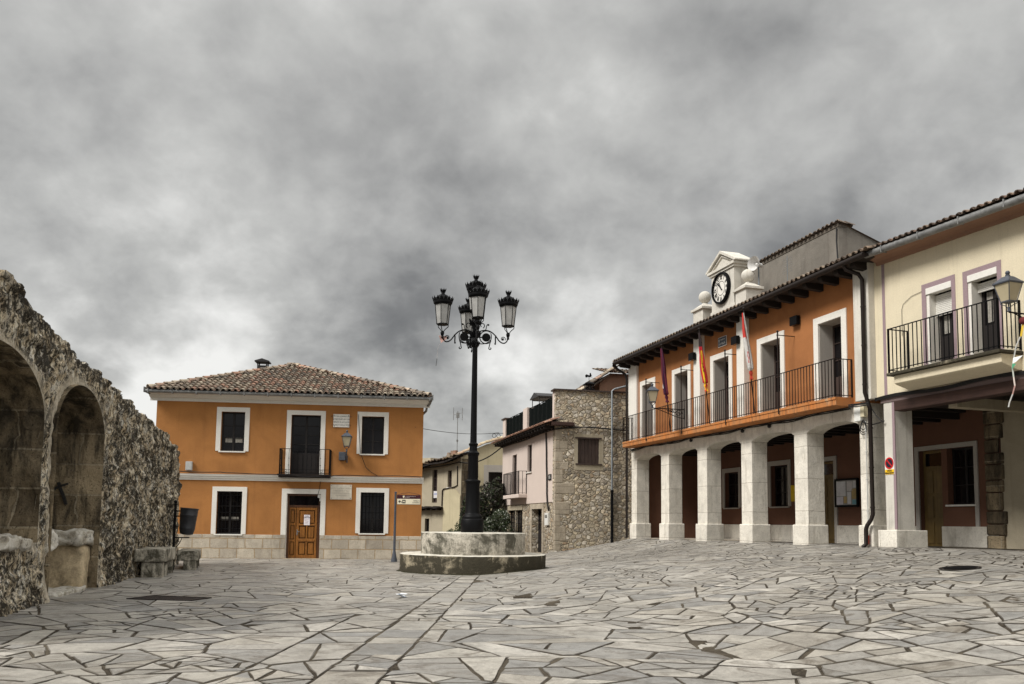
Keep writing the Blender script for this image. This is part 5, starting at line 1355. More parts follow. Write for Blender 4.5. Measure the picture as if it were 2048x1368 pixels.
mb.lathe([(0.05, -0.22), (0.07, -0.16), (0.06, -0.10), (0.09, 0.0), (0.16, 0.12), (0.235, 0.20), (0.245, 0.215), (0.225, 0.20), (0.15, 0.11), (0.07, -0.02), (0.03, -0.05)], 24); mb.sphere((0, 0, 0.03), 0.055, 8)
mb.build('horn', M['horn'], t, smooth=50)
# rough rendered storey rising behind the roof
gh_ = thing('rendered_gable', 'bare grey rendered gable wall rising behind the town hall roof', 'gable', TH.w(9.93, 2.0, 8.2), TH.rz)
mb = MB(); NL = 26
top = [(-6.2 + 6.2 * k / NL, 2.55 + 0.03 * math.sin(k * 1.9) + 0.02 * math.sin(k * 4.1)) for k in range(NL + 1)]
mb.prism([(-6.2, -0.2), (0, -0.2)] + top[::-1], 0.0, 0.3, 'y')
mb.prism([(0.3, -0.2), (4.2, -0.2), (4.2, 1.15), (0.3, 2.52)], -0.3, 0.0, 'x')
wl = mb.build('wall', M['grey_render'], gh_)
mb = MB(); tiles(mb, (-6.3, -0.10, 2.52), (1, 0, 0), Vector((0, 1, -0.05)).normalized(), (0, 0.05, 1), 0, 6.3, 0, 0.4, lambda u, s: True, course=0.3, pal=[(0.15, 0.12, 0.1), (0.22, 0.17, 0.13)])
mb.box(-6.2, 0.02, -0.02, 0.32, 2.44, 2.54, (0.13, 0.11, 0.09))
v = [(-0.45, 0.0, 2.60), (0.06, 0.0, 2.60), (0.06, 4.3, 1.15), (-0.45, 4.3, 1.15)]
mb.add(v, [(0, 1, 2, 3)], (0.2, 0.15, 0.11)); mb.build('coping_tiles', M['tile'], gh_)
mb = MB(); mb.tube([(-0.02, -0.02, 0.2), (-0.05, -0.03, 0.9), (-0.02, -0.02, 1.4), (-0.06, -0.02, 2.0), (-0.03, -0.03, 2.4)], 0.022, 5); mb.build('crack_seam', M['ink'], gh_)
t = thing('roof_aerial', 'thin pale television aerial on the town hall roof before the grey gable', 'aerial', TH.w(8.0, 1.5, 9.0), TH.rz)
mb = MB(); mb.tube([(0, 0, -0.4), (0, 0, 1.25)], 0.012, 6); mb.build('mast', M['galv'], t)
mb = MB()
for k in range(7): mb.tube([(-0.26, 0.0, 0.70 + k * 0.075), (0.26, 0.0, 0.70 + k * 0.075)], 0.005, 4)
mb.build('rods', M['galv'], t)

# flags on leaning poles
def flag(label, u, vtop, ztop, zbot, colfn, mid=0.62, fat=1.0, seed=0):
    b0 = Vector((u, -0.60, zbot)); t0 = Vector((u, vtop, ztop)); L = (t0 - b0).length
    t = thing('flag', label, 'flag', TH.w(u, -0.60, zbot), TH.rz, 'furled flags on the balcony')
    d = (t0 - b0).normalized()
    mb = MB(); mb.tube([(0, 0, -0.05), tuple(d * L * 0.5), tuple(d * L)], 0.018, 8); mb.sphere(tuple(d * (L + 0.05)), 0.035, 8); mb.build('pole', M['iron_brown'], t)
    mb = MB(); nn = 30; rr_ = 46; v = []
    for i in range(rr_ + 1):
        s_ = i / rr_; h = L * (0.97 - mid * s_)
        env = fat * (0.035 + 0.085 * math.sin(PI * min(1, s_ * 0.72 + 0.02)) ** 0.8) if s_ < 0.86 else fat * (0.028 + 0.05 * abs(math.sin((s_ - 0.86) / 0.14 * PI * 1.6)))
        cxo = 0.06 * s_ * (1 if s_ < 0.85 else 0.7); off = Vector((cxo + 0.03 * math.sin(s_ * 5 + seed), -0.03, 0))
        for k in range(nn):
            a = 2 * PI * k / nn
            q = env * (1 + 0.32 * math.sin(4 * a + 2.2 * math.sin(3 * s_ + seed)) + 0.14 * math.sin(9 * a + 7 * s_))
            p = d * h + off + Vector((q * math.cos(a), q * math.sin(a), 0))
            v.append((tuple(p), s_, a))
    for i in range(rr_):
        for k in range(nn):
            k2 = (k + 1) % nn; idx = [i * nn + k, i * nn + k2, (i + 1) * nn + k2, (i + 1) * nn + k]
            s_ = v[idx[0]][1]; a = v[idx[0]][2]
            b_i = len(mb.v); mb.v += [v[x][0] for x in idx]; mb.f.append([b_i, b_i + 1, b_i + 2, b_i + 3]); mb.c.append(colfn(s_, a))
    mb.usecol = True
    o = mb.build('cloth', M['cloth'], t)
    bm_w = o.modifiers.new('weld', 'WELD'); bm_w.merge_threshold = 0.0006
    o.data.polygons.foreach_set('use_smooth', [True] * len(o.data.polygons))
    return t
def c1(s, a):
    if 0.5 < s < 0.72 and 3.6 < a < 4.6: return (0.55, 0.55, 0.57)
    return (0.10, 0.012, 0.03) if math.sin(3 * a + 2 * s) > -0.3 else (0.04, 0.01, 0.03)
def c2(s, a):
    if s > 0.86: return (0.50, 0.03, 0.03) if math.sin(a * 2 + s * 30) > 0 else (0.75, 0.45, 0.02)
    if s > 0.30 and 5.5 - s * 0.5 < a < 6.4: return (0.62, 0.38, 0.02) if not (0.5 < s < 0.66 and 5.6 < a < 6.0 and int(s * 60) % 2) else (0.25, 0.05, 0.03)
    return (0.45, 0.02, 0.03) if s > 0.22 else (0.03, 0.02, 0.02)
def c3(s, a):
    if s > 0.86: return (0.42, 0.05, 0.03)
    if s < 0.40 + 0.05 * math.sin(a): return (0.50, 0.045, 0.035) if 3.2 < a < 6.0 else (0.48, 0.465, 0.44)
    if 0.58 < s < 0.74 and 5.2 < a < 6.1 and int(s * 70 + a * 6) % 2: return (0.42, 0.05, 0.05)
    return (0.50, 0.485, 0.46)
flag('dark maroon furled flag on a leaning pole, nearest the balcony lantern', 3.79, -0.95, 7.90, 4.82, c1, 0.64, 0.66, 1.0)
flag('red and yellow furled flag below the town hall eaves', 6.60, -0.96, 7.88, 4.81, c2, 0.64, 0.6, 2.1)
flag('red and white furled flag with knotted red foot', 9.28, -0.94, 7.93, 4.84, c3, 0.66, 0.58, 3.3)
# black box floodlights
for u, lab, vv in ((4.58, 'small black floodlight box on the pilaster left of the street name plate', -0.20), (7.44, 'small black floodlight box on the pilaster right of the street name plate', -0.20), (10.62, 'small black floodlight box between the two right balcony doors', 0.0)):
    t = thing('floodlight', lab, 'floodlight', TH.w(u + (0.28 if vv else 0), vv, 7.36), TH.rz, 'floodlights on the town hall')
    mb = MB(); mb.box(-0.17, 0.17, -0.16, -0.03, -0.13, 0.13); mb.build('housing', M['iron'], t, bevel=0.012)
    mb = MB(); mb.box(-0.05, 0.05, -0.032, 0.0, -0.05, 0.05); mb.build('bracket', M['iron'], t)
    mb = MB(); mb.box(-0.145, 0.145, -0.15, -0.02, -0.138, -0.131); mb.build('lens', M['pane'], t)
t = thing('street_name_plate', 'dark blue street name plate with white lettering on orange wall', 'street sign', TH.w(6.45, 0, 7.60), TH.rz)
mb = MB(); mb.box(-0.27, 0.27, -0.02, 0, -0.165, 0.165); mb.build('border', M['marble'], t)
mb = MB(); mb.box(-0.255, 0.255, -0.024, -0.0205, -0.15, 0.15); mb.build('plate', M['navy'], t)
lettering(t, 'PLAZA DE', 0.060, (0.04, -0.027, 0.065), M['plastic_white']); o = lettering(t, 'LA VILLA', 0.105, (0.0, -0.027, -0.065), M['plastic_white'])
mb = MB(); mb.prism([(-0.22, 0.10), (-0.15, 0.10), (-0.15, 0.03), (-0.185, -0.02), (-0.22, 0.03)], -0.028, -0.0245, 'y'); mb.build('shield_emblem', M['plastic_grey'], t)
# lantern on a scrolled bracket
t = thing('wall_lantern', 'bracket lantern projecting from the balcony beside the maroon flag', 'lantern', TH.w(4.76, -0.56, 5.40), TH.rz, 'wall lanterns of the square')
wall_lantern(t, -0.03, -1.22, 0.12, 0.94, rot=PI / 4 - 0.35)
def scroll_bracket(t, L):
    mb = MB(); y = lambda d: -d
    mb.tube([(0, 0, 0.06), (0, y(L), 0.06)], 0.017, 7); mb.tube([(0, 0, 0.10), (0, 0, -0.28)], 0.02, 7)
    B = [(0, y(0.02), -0.25), (0, y(0.25), -0.26), (0, y(0.5), -0.12), (0, y(L * 0.9), 0.05)]
    mb.tube(bez(*B, 14), 0.013, 6)
    for (cy_, cz_, r0, tn) in ((0.22, -0.09, 0.14, 9.0), (0.50, -0.015, 0.07, 8.0)):
        mb.tube([(0, y(cy_) + (r0 * (1 - 0.85 * q)) * math.cos(tn * q), cz_ + (r0 * (1 - 0.85 * q)) * math.sin(tn * q)) for q in np.linspace(0, 1, 26)], 0.011, 6)
    for k in range(6): mb.sphere((0, y(0.36 + 0.07 * k), -0.06 + 0.016 * k), 0.022, 6)
    return mb
scroll_bracket(t, 1.22).build('bracket', M['iron'], t)
# notices and boxes
t = thing('notice_board', 'black framed notice board full of papers on the porch wall', 'notice board', TH.w(8.86, 2.955, 2.48), TH.rz)
mb = MB(); mb.wall(-0.55, 0.55, -0.45, 0.45, -0.06, 0.0, [(-0.49, 0.49, -0.39, 0.39)]); mb.build('frame', M['iron'], t)
mb = MB(); mb.box(-0.5, 0.5, -0.03, -0.02, -0.4, 0.4, (0.30, 0.29, 0.28)); mb.build('backboard', M['paper'], t)
for (a, b_, c_, d_, cl) in ((-0.47, -0.03, -0.10, 0.36, (0.60, 0.60, 0.62)), (0.04, 0.30, 0.05, 0.36, (0.52, 0.50, 0.5)), (-0.47, -0.16, -0.37, -0.12, (0.62, 0.60, 0.66)), (-0.13, 0.02, -0.33, -0.12, (0.46, 0.34, 0.16)), (0.05, 0.22, -0.36, 0.02, (0.62, 0.62, 0.64)), (0.25, 0.46, -0.20, 0.12, (0.36, 0.27, 0.13)), (0.28, 0.46, -0.37, -0.23, (0.16, 0.33, 0.38)), (0.32, 0.47, 0.14, 0.36, (0.55, 0.55, 0.55))):
    mb = MB(); mb.box(a, b_, -0.037, -0.031, c_, d_, cl); mb.build('paper_sheet', M['paper'], t)
mb = MB(); mb.box(-0.18, 0.18, -0.01, 0, -0.28, 0.28, (0.62, 0.42, 0.02)); o = mb.build('yellow_poster', M['paper']); o.location = TH.w(6.0, 2.99, 2.55); o.rotation_euler = (0, 0, TH.rz)
tag(o, 'yellow poster on the porch wall beside a dark window', 'poster')
mb = MB(); mb.box(-0.115, 0.115, -0.12, 0, -0.20, 0.15); o = mb.build('junction_box', M['plastic_white'], None, bevel=0.012); o.location = TH.w(13.25, -0.004, 4.32); o.rotation_euler = (0, 0, TH.rz); tag(o, 'larger white junction box on the last arcade pillar', 'junction box')
mb = MB(); mb.box(-0.07, 0.07, -0.14, 0, -0.15, 0.15); o = mb.build('junction_box', M['plastic_cream'], None, bevel=0.012); o.location = TH.w(13.46, -0.004, 4.36); o.rotation_euler = (0, 0, TH.rz); tag(o, 'narrow cream junction box beside the brown downpipe', 'junction box')
mb = MB()
for r_, dz in ((0.16, 0), (0.12, 0.03), (0.19, -0.03)): mb.tube([(r_ * 0.6 * math.cos(a), -0.03 - 0.02 * math.sin(a * 2), r_ * math.sin(a) + dz) for a in np.linspace(0, 2 * PI, 22)], 0.011, 5)
mb.tube([(0.0, -0.03, 0.1), (0.35, -0.02, 0.0), (0.75, -0.01, 0.05)], 0.014, 6); mb.tube([(0.30, -0.03, 0.45), (0.5, -0.03, 0.2), (0.72, -0.02, 0.02)], 0.014, 6)
o = mb.build('coiled_cable', M['cable']); o.location = TH.w(13.42, -0.05, 3.98); o.rotation_euler = (0, 0, TH.rz); tag(o, 'tangle of spare black cable coiled under the junction boxes', 'cable')
pts = [TH.w(u, -0.05 - (0.24 if u > 13.1 and u < 14 else 0), 4.50 + 0.025 * math.sin(u * 1.7) + (0.02 if u > 13 else 0)) for u in np.linspace(-0.9, 13.9, 60)]
mb = MB()
for dz, q in ((0, 0), (0.028, 1.3), (-0.026, 2.2)): mb.tube([(p[0], p[1], p[2] + dz + 0.012 * math.sin(i * 0.9 + q)) for i, p in enumerate(pts)], 0.016, 5)
for u in (7.7, 9.2, 4.3):
    p = TH.w(u, -0.06, 4.43); mb.sphere(p, 0.06, 6)
o = mb.build('cable_bundle', M['cable']); tag(o, 'sagging black cable bundle under the town hall balcony', 'cable')

# ------------------------------------------------------------------ the cream house on the right
cr = thing('cream_house', 'cream rendered house with mauve window bands over a timber beamed porch', 'house', (CR.o[0], CR.o[1], 0), CR.rz)
CW = [(1.68, 2.43, 5.05, 7.02), (2.87, 3.64, 5.05, 7.0), (6.2, 7.0, 5.05, 7.0)]
mb = MB(); mb.wall(0.0, 10.0, 4.64, 8.0, 0.0, 0.4, CW); mb.prism([(0.0, 8.0), (10, 8.0), (0.0, 8.2)], 0.0, 0.4, 'y'); mb.box(0.0, 10.0, 0.4, 8.0, 4.64, 7.7)
mb.build('wall', M['cream'], cr)
mb = MB(); mb.box(0.275, 0.37, -0.006, 0.0, 4.64, 8.1); mb.build('painted_band', M['purple'], cr)
for (a, b_, c_, d_) in CW:
    mb = MB(); mb.wall(a - 0.125, b_ + 0.105, c_, d_ + 0.115, -0.008, 0.004, [(a + 0.003, b_ - 0.003, c_, d_ - 0.003)]); mb.build('painted_band', M['purple'], cr)
def shear(mb):
    mb.v = [(x, y, z - 0.10 - 0.030 * (x - 0.3)) for x, y, z in mb.v]      # the eave line falls slightly to the right
mb = MB(); mb.prism([(0.0, 8.10), (-0.05, 8.10), (-0.08, 8.17), (-0.20, 8.22), (-0.36, 8.24), (-0.40, 8.30), (0.0, 8.32)], 0.15, 10, 'x'); shear(mb); mb.build('cornice', M['pinkish'], cr)
mb = MB(); mb.tube([(0.30, -0.50, 8.29), (10, -0.50, 8.22)], 0.085, 12)
for k in range(8): mb.box(0.9 + k * 1.15, 0.93 + k * 1.15, -0.59, -0.42, 8.19, 8.36)
shear(mb); mb.build('gutter', M['zinc'], cr, smooth=40)
mb = MB(); mb.prism([(-0.50, 8.33), (5.0, 9.8), (8, 9.0), (8, 8.2), (0, 8.2)], 0.1, 10, 'x'); shear(mb); rf = mb.build('roof', M['tile_bed'], cr)
mb = MB(); S = Vector((0, 5.5, 1.47)).normalized(); tiles(mb, (0.35, -0.56, 8.33), (1, 0, 0), S, Vector((0, -1.47, 5.5)).normalized(), 0, 9.6, 0, 3.2, lambda u, s: True, pitch=0.185, course=0.36, seg=5, pal=[(0.20, 0.13, 0.095), (0.17, 0.12, 0.092), (0.14, 0.105, 0.085), (0.24, 0.175, 0.13)])
shear(mb); mb.build('roof_tiles', M['tile'], rf)
for i, (a, b_, c_, d_) in enumerate(CW):
    drop = 6.34 if i == 0 else 6.60
    o = window(cr, a + 0.09, b_ - 0.003, c_, d_ - 0.12, recess=0.3, cols=2, rows=1, panel=0.75, sill=False, name='balcony_door', lace=[(a + 0.19, a + 0.36, 5.92, drop), (a + 0.48, a + 0.66, 5.92, drop)])
    mb = MB(); mb.box(a + 0.004, b_ - 0.004, -0.02, 0.16, d_ - 0.155, d_ - 0.004); mb.build('shutter_box', M['shutter_white'], o, bevel=0.008)
    mb = MB(); n = int((d_ - 0.16 - drop) / 0.042)
    for k in range(n): z = drop + k * 0.042; mb.prism([(0.20, z), (0.19, z + 0.012), (0.19, z + 0.032), (0.20, z + 0.04)], a + 0.09, b_ - 0.004, 'x')
    if n: mb.build('roller_shutter', M['shutter_white'], o)
    mb = MB(); mb.box(a, a + 0.088, 0.01, 0.34, c_, d_ - 0.16); mb.build('reveal', M['white'], o)
mb = MB(); mb.prism([(0, 4.66), (-0.08, 4.66), (-0.50, 4.77), (-0.55, 4.80), (-0.56, 4.98), (0, 4.98)], 1.20, 4.15, 'x'); bo = mb.build('balcony', M['cream'], cr, bevel=0.01)
mb = MB(); mb.box(1.06, 4.20, -0.66, 0.0, 4.985, 5.055); mb.build('slab_edge', M['moss'], bo, bevel=0.012)
railing(bo, [(1.10, -0.02), (1.10, -0.60), (4.15, -0.60), (4.15, -0.02)], 5.09, 6.13, 0.128, 0.0085)
mb = MB()
for k, (a, b_) in enumerate(((0.22, 0.575),)):
    mb.box(a, b_, 0.0, 0.55, 1.30, 4.54)
pl = mb.build('porch_pillar', M['white_dirty'], cr, bevel=0.012)
mb = MB(); mb.box(0.50, 0.579, -0.003, 0.02, 1.36, 4.54); mb.build('mauve_edge', M['purple'], pl)
mb = MB(); mb.box(-0.02, 0.60, -0.05, 0.90, 0.5, 1.34); mb.build('pillar_base', M['pale_stone'], pl, bevel=0.015)
mb = MB(); mb.box(0.15, 10, -0.02, 0.30, 4.49, 4.636); mb.build('lintel_band', M['band'], cr)
mb = MB(); mb.box(0.62, 10, -0.05, 0.28, 4.24, 4.485); mb.build('porch_beam', M['beam'], cr, bevel=0.015)
mb = MB(); mb.box(0.0, 10, 0.3, 3.4, 4.50, 4.62); ce = mb.build('porch_ceiling', M['porch_ceiling'], cr)
for k in range(4):
    mb = MB(); u = 4.6 + k * 0.7; mb.box(u, u + 0.15, 0.28, 3.2, 4.33, 4.50); mb.build('joist', M['rafter'], ce)
mb = MB(); mb.box(1.95, 2.2, 0.285, 2.9, 4.16, 4.40); mb.build('plastered_beam', M['beige'], cr, bevel=0.01)
mb = MB(); mb.box(0.95, 10, 2.95, 3.25, 0.3, 4.6); mb.build('porch_wall', M['beige'], cr)
rg = random.Random(3); z = 0.5
mb = MB()
while z < 4.45:
    h = rg.uniform(0.28, 0.5); wdt = rg.uniform(0.26, 0.46); mb.box(0.50, 0.62 + wdt, 2.86 + rg.uniform(0, 0.03), 2.98, z, min(z + h - 0.02, 4.5)); z += h
mb.build('corner_stonework', M['inner'], cr, bevel=0.03)
mb = MB(); mb.box(0.0, 10, 0.6, 3.3, 0.2, 0.90); mb.build('porch_floor', M['plinth_stone'], cr)
mb = MB(); mb.box(4.6, 4.9, -0.01, 0.4, 0.3, 4.24); mb.build('porch_pillar', M['white_dirty'], cr)
# no parking sign
t = thing('parking_sign', 'round red and blue no parking sign above a yellow plate on white pillar', 'sign', CR.w(0.38, -0.002, 2.98), CR.rz)
def zdisc(mb, r0, r1, y, x=0, z=0, n=32):
    v = []; 
    for r_ in (r0, r1): v += [(x + r_ * math.cos(2 * PI * k / n), y, z + r_ * math.sin(2 * PI * k / n)) for k in range(n)]
    mb.add(v, [(k, (k + 1) % n, n + (k + 1) % n, n + k) for k in range(n)])
mb = MB(); mb.lathe([(0.155, 0), (0.155, 0.008)], 32); mb.v = [(x, -z, y) for x, y, z in mb.v]; mb.box(-0.155, 0.155, -0.006, 0, -0.28, 0.0); mb.build('backing', M['plastic_white'], t)
mb = MB(); zdisc(mb, 0.001, 0.115, -0.0105); mb.build('blue_disc', M['navy'], t)
mb = MB(); zdisc(mb, 0.108, 0.146, -0.0125); mb.prism([(-0.095, 0.072), (-0.072, 0.095), (0.095, -0.072), (0.072, -0.095)], -0.0125, -0.0108, 'y'); mb.build('red_ring', M['red_enamel'], t)
mb = MB(); mb.box(-0.148, 0.148, -0.0105, -0.0065, -0.275, -0.155); mb.build('yellow_plate', M['yellow_enamel'], t)
o = lettering(t, 'VADO', 0.058, (0, -0.013, -0.19), M['ink'], bold=0.002); o = lettering(t, 'PERMANENTE', 0.047, (0, -0.013, -0.245), M['ink'], bold=0.002)
t = thing('wall_lantern', 'lantern by the cream house balcony with a bunting remnant below', 'lantern', CR.w(4.95, -0.02, 5.52), CR.rz, 'wall lanterns of the square')
wall_lantern(t, 0, -1.2, 0.12, 0.88)
scroll_bracket(t, 1.2).build('bracket', M['iron'], t)
mb = MB(); Tt = CR.mat(); P = lambda u, v, z: tuple(Tt @ Vector((u, v, z)))
mb.sphere(P(5.02, -0.95, 5.42), 0.075, 9, col=(0.12, 0.02, 0.02))
def ribbon(pts, wd, cols):
    for k in range(len(pts) - 1):
        a, b_ = pts[k], pts[k + 1]; w_ = wd
        q = [P(a[0] - w_, a[1], a[2]), P(a[0] + w_, a[1] + 0.01, a[2]), P(b_[0] + w_, b_[1] + 0.01, b_[2]), P(b_[0] - w_, b_[1], b_[2])]
        r_ = [P(a[0] - w_, a[1] + 0.006, a[2]), P(a[0] + w_, a[1] + 0.016, a[2]), P(b_[0] + w_, b_[1] + 0.016, b_[2]), P(b_[0] - w_, b_[1] + 0.006, b_[2])]
        mb.add(q + r_, [(0, 1, 2, 3), (7, 6, 5, 4), (0, 4, 5, 1), (1, 5, 6, 2), (2, 6, 7, 3), (3, 7, 4, 0)], cols[k % len(cols)])
ribbon([(5.02, -0.96, 5.38), (5.0, -0.97, 5.25), (4.97, -0.97, 5.12)], 0.018, [(0.6, 0.4, 0.04), (0.6, 0.4, 0.04)])
ribbon([(4.95, -0.97, 5.12), (4.86, -0.98, 4.95), (4.80, -0.98, 4.72), (4.76, -0.98, 4.55), (4.78, -0.98, 4.35), (4.80, -0.98, 4.18), (4.74, -0.98, 4.02), (4.66, -0.98, 3.86), (4.64, -0.98, 3.78)], 0.011, [(0.5, 0.49, 0.47), (0.42, 0.42, 0.40), (0.55, 0.5, 0.48), (0.4, 0.42, 0.38), (0.5, 0.42, 0.38), (0.42, 0.25, 0.22)])
mb.add([P(4.80, -0.99, 4.73), P(5.0, -0.97, 4.745), P(4.86, -0.99, 4.64), P(4.78, -0.99, 4.61)], [(0, 1, 2, 3)], (0.75, 0.75, 0.74)); mb.add([P(4.78, -1.0, 4.62), P(4.87, -1.0, 4.60), P(4.77, -1.0, 4.50)], [(0, 1, 2)], (0.08, 0.3, 0.17))
o = mb.build('bunting_remnant', M['paper']); tag(o, 'tattered remnant of bunting dangling from the lantern bracket', 'bunting')
pts = [CR.w(u, -0.06, 4.60 + 0.03 * math.sin(u * 2.3)) for u in np.linspace(0, 9.5, 30)]
mb = MB()
for dz in (0, 0.03, -0.025): mb.tube([(p[0], p[1], p[2] + dz) for p in pts], 0.016, 5)
o = mb.build('cable_bundle', M['cable']); tag(o, 'black cable bundle above the timber beam of the cream house', 'cable')
cable('wall_wire', [CR.w(u, -0.015, z) for u, z in ((0.92, 6.05), (0.93, 6.7), (0.98, 6.82), (1.25, 6.95), (1.56, 6.98))], 0.005, 'thin bent wire on the cream wall beside the shuttered window')

# ------------------------------------------------------------------ the pink house with its rubble stone flank
pk = thing('pink_house', 'pale pink house with rubble stone flank and netted roof terrace', 'house', (PK.o[0], PK.o[1], 0), PK.rz)
TSF = PK.mat().inverted() @ SF.mat()
PD, PWN, PL1, PL2, PDR = (2.20, 3.10, 2.86, 4.88), (5.18, 5.98, 3.83, 5.15), (1.38, 2.72, 0.0, 2.05), (2.86, 4.20, 0.0, 2.05), (6.02, 7.75, 0.05, 2.06)
mb = MB(); mb.wall(0.0, 9.42, 2.33, 5.62, 0.0, 0.35, [PD, PWN]); mb.box(0.0, 2.0, 0.36, 6, -0.3, 5.6); mb.box(0, 9.4, 0.36, 0.8, 5.4, 5.62)
mb.build('wall', M['pink'], pk)
mb = MB(); mb.wall(0.0, 9.80, -0.5, 2.332, 0.035, 0.4, [PL1, PL2, PDR]); mb.box(9.42, 9.80, 0.0, 0.35, -0.5, 6.0)
mb.build('stone_ground_floor', M['rubble'], pk)
SWN = (1.0, 1.97, 4.0, 5.09)
mb = MB(TSF); mb.wall(0.0, 3.9, -0.6, 7.16, 0.0, 0.4, [SWN]); mb.build('stone_flank', M['rubble'], pk)
mb = MB(); v = []                         # uneven dark strip along the foot of the flank
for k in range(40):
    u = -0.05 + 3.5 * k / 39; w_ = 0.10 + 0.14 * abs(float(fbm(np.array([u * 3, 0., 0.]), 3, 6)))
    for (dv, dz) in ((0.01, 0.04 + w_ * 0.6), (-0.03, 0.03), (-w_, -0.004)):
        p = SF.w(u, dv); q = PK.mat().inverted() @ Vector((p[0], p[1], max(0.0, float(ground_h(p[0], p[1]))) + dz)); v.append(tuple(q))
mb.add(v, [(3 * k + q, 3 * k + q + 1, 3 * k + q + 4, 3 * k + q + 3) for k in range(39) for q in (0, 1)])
mb.build('dark_edge', M['soil_tone'], pk)
mb = MB(TSF); mb.box(-0.10, 3.9, -0.07, 0.5, 7.16, 7.225); cp = mb.build('coping', M['tile_bed'], pk)
rg = random.Random(9)
mb = MB(TSF); z = -0.4; k = 0
while z < 5.5:
    h = rg.uniform(0.28, 0.66); L_ = rg.uniform(0.24, 0.5) if k % 2 else rg.uniform(0.45, 0.9)
    mb.box(-0.012, L_, -0.006 - rg.uniform(0, 0.012), 0.2, z, min(5.55, z + h - 0.015)); z += h; k += 1
mb.build('corner_stonework', M['quoin'], pk, bevel=0.02)
mb = MB(TSF)
mb.wall(0.84, 2.16, 3.72, 5.28, -0.012, 0.02, [(SWN[0] + 0.003, SWN[1] - 0.003, SWN[2] + 0.003, SWN[3] - 0.003)]); mb.build('window_surround', M['beige'], pk)
mb = MB(TSF); n = 6
for i in range(n):
    a = SWN[0] + (SWN[1] - SWN[0]) * i / n; mb.box(a + 0.006, a + (SWN[1] - SWN[0]) / n - 0.006, 0.05, 0.09, SWN[2], SWN[3])
mb.box(SWN[0], SWN[1], 0.085, 0.12, SWN[2], SWN[3]); mb.box(SWN[0] - 0.12, SWN[1] + 0.10, -0.05, 0.1, SWN[3] - 0.005, SWN[3] + 0.055); mb.box(SWN[0] - 0.10, SWN[1] + 0.12, -0.05, 0.1, SWN[2] - 0.06, SWN[2] + 0.005)
mb.build('window_shutter', M['shutter'], pk, bevel=0.004)
mb = MB(TSF); mb.box(-0.25, 0.78, -0.28, 0.03, 5.60, 5.76); mb.build('beam_end', M['beam'], pk, bevel=0.02)
mb = MB(TSF); mb.tube([(3.3, -0.10, 7.5), (2.62, -0.11, 7.30), (2.52, -0.10, 7.22), (2.52, -0.10, 2.82)], 0.042, 10); mb.build('downpipe', M['galv'], pk, smooth=40)
mb = MB(TSF); mb.tube([(2.52, -0.10, 2.84), (2.53, -0.10, 0.4)], 0.065, 10); mb.lathe([(0.075, 0), (0.078, 0.05), (0.075, 0.1)], 12, (2.525, -0.10, 2.78)); mb.lathe([(0.075, 0), (0.078, 0.04), (0.075, 0.08)], 12, (2.53, -0.10, 1.7)); mb.build('downpipe_foot', M['iron'], pk, smooth=40)
# eave with tiles over rafters
mb = MB(); mb.prism([(-0.50, 5.66), (0.0, 5.86), (0.0, 5.80), (-0.50, 5.60)], -0.15, 9.95, 'x'); ev = mb.build('eave', M['rafter'], pk)
for k in range(20):
    mb = MB(); u = 0.0 + k * 0.5; mb.box(u, u + 0.12, -0.46, 0.0, 5.50, 5.63); mb.build('rafter', M['rafter'], ev)
mb = MB(); tiles(mb, (-0.2, -0.56, 5.64), (1, 0, 0), Vector((0, 0.5, 0.2)).normalized(), Vector((0, -0.2, 0.5)).normalized(), 0, 10.2, 0, 0.62, lambda u, s: True, course=0.33, pal=[(0.30, 0.16, 0.11), (0.36, 0.21, 0.145), (0.24, 0.14, 0.1)])
mb.build('eave_tiles', M['tile'], pk)
# terrace parapet, posts, netting
mb = MB(); mb.box(-0.1, 9.7, 0.02, 0.2, 5.62, 6.02); mb.box(-0.15, 0.46, 0.02, 0.4, 5.6, 6.98); mb.box(4.18, 4.96, 0.02, 0.4, 5.6, 7.04); mb.box(9.28, 9.78, 0.01, 0.5, 5.9, 7.16)
mb.build('parapet', M['pink'], pk)
mb = MB(); mb.box(-0.28, 0.55, -0.04, 0.45, 6.98, 7.05); mb.build('coping', M['tile_bed'], pk)
for a, b_ in ((0.47, 4.17), (4.97, 9.27)):
    mb = MB(); n = 30
    for k in range(n):
        t0, t1 = a + (b_ - a) * k / n, a + (b_ - a) * (k + 1) / n; q = lambda t: 0.10 + 0.03 * math.sin(t * 9)
        zt = lambda t: 6.95 - 0.03 * abs(math.sin((t - a) * 2))
        mb.add([(t0, q(t0), 6.0), (t1, q(t1), 6.0), (t1, q(t1), zt(t1)), (t0, q(t0), zt(t0)), (t0, q(t0) + 0.02, 6.0), (t1, q(t1) + 0.02, 6.0), (t1, q(t1) + 0.02, zt(t1)), (t0, q(t0) + 0.02, zt(t0))], [(0, 1, 2, 3), (5, 4, 7, 6), (3, 2, 6, 7)])
    mb.tube([(a, 0.1, 6.96), (b_, 0.1, 6.96)], 0.02, 6)
    mb.build('terrace_netting', M['screen'], pk)
mb = MB()
for (x, y) in ((4.35, 0.45), (4.35, 1.35), (5.6, 0.45), (5.6, 1.35)): mb.tube([(x, y, 6.9), (x, y, 7.50)], 0.02, 6)
for z in (7.12, 7.46): mb.tube([(4.35, 0.45, z), (5.6, 0.45, z), (5.6, 1.35, z), (4.35, 1.35, z), (4.35, 0.45, z)], 0.018, 5)
mb.prism([(4.2, 7.50), (5.75, 7.50), (5.75, 7.53), (4.95, 7.78), (4.2, 7.53)], 0.35, 1.45, 'y'); mb.build('terrace_hood', M['slate'], pk)
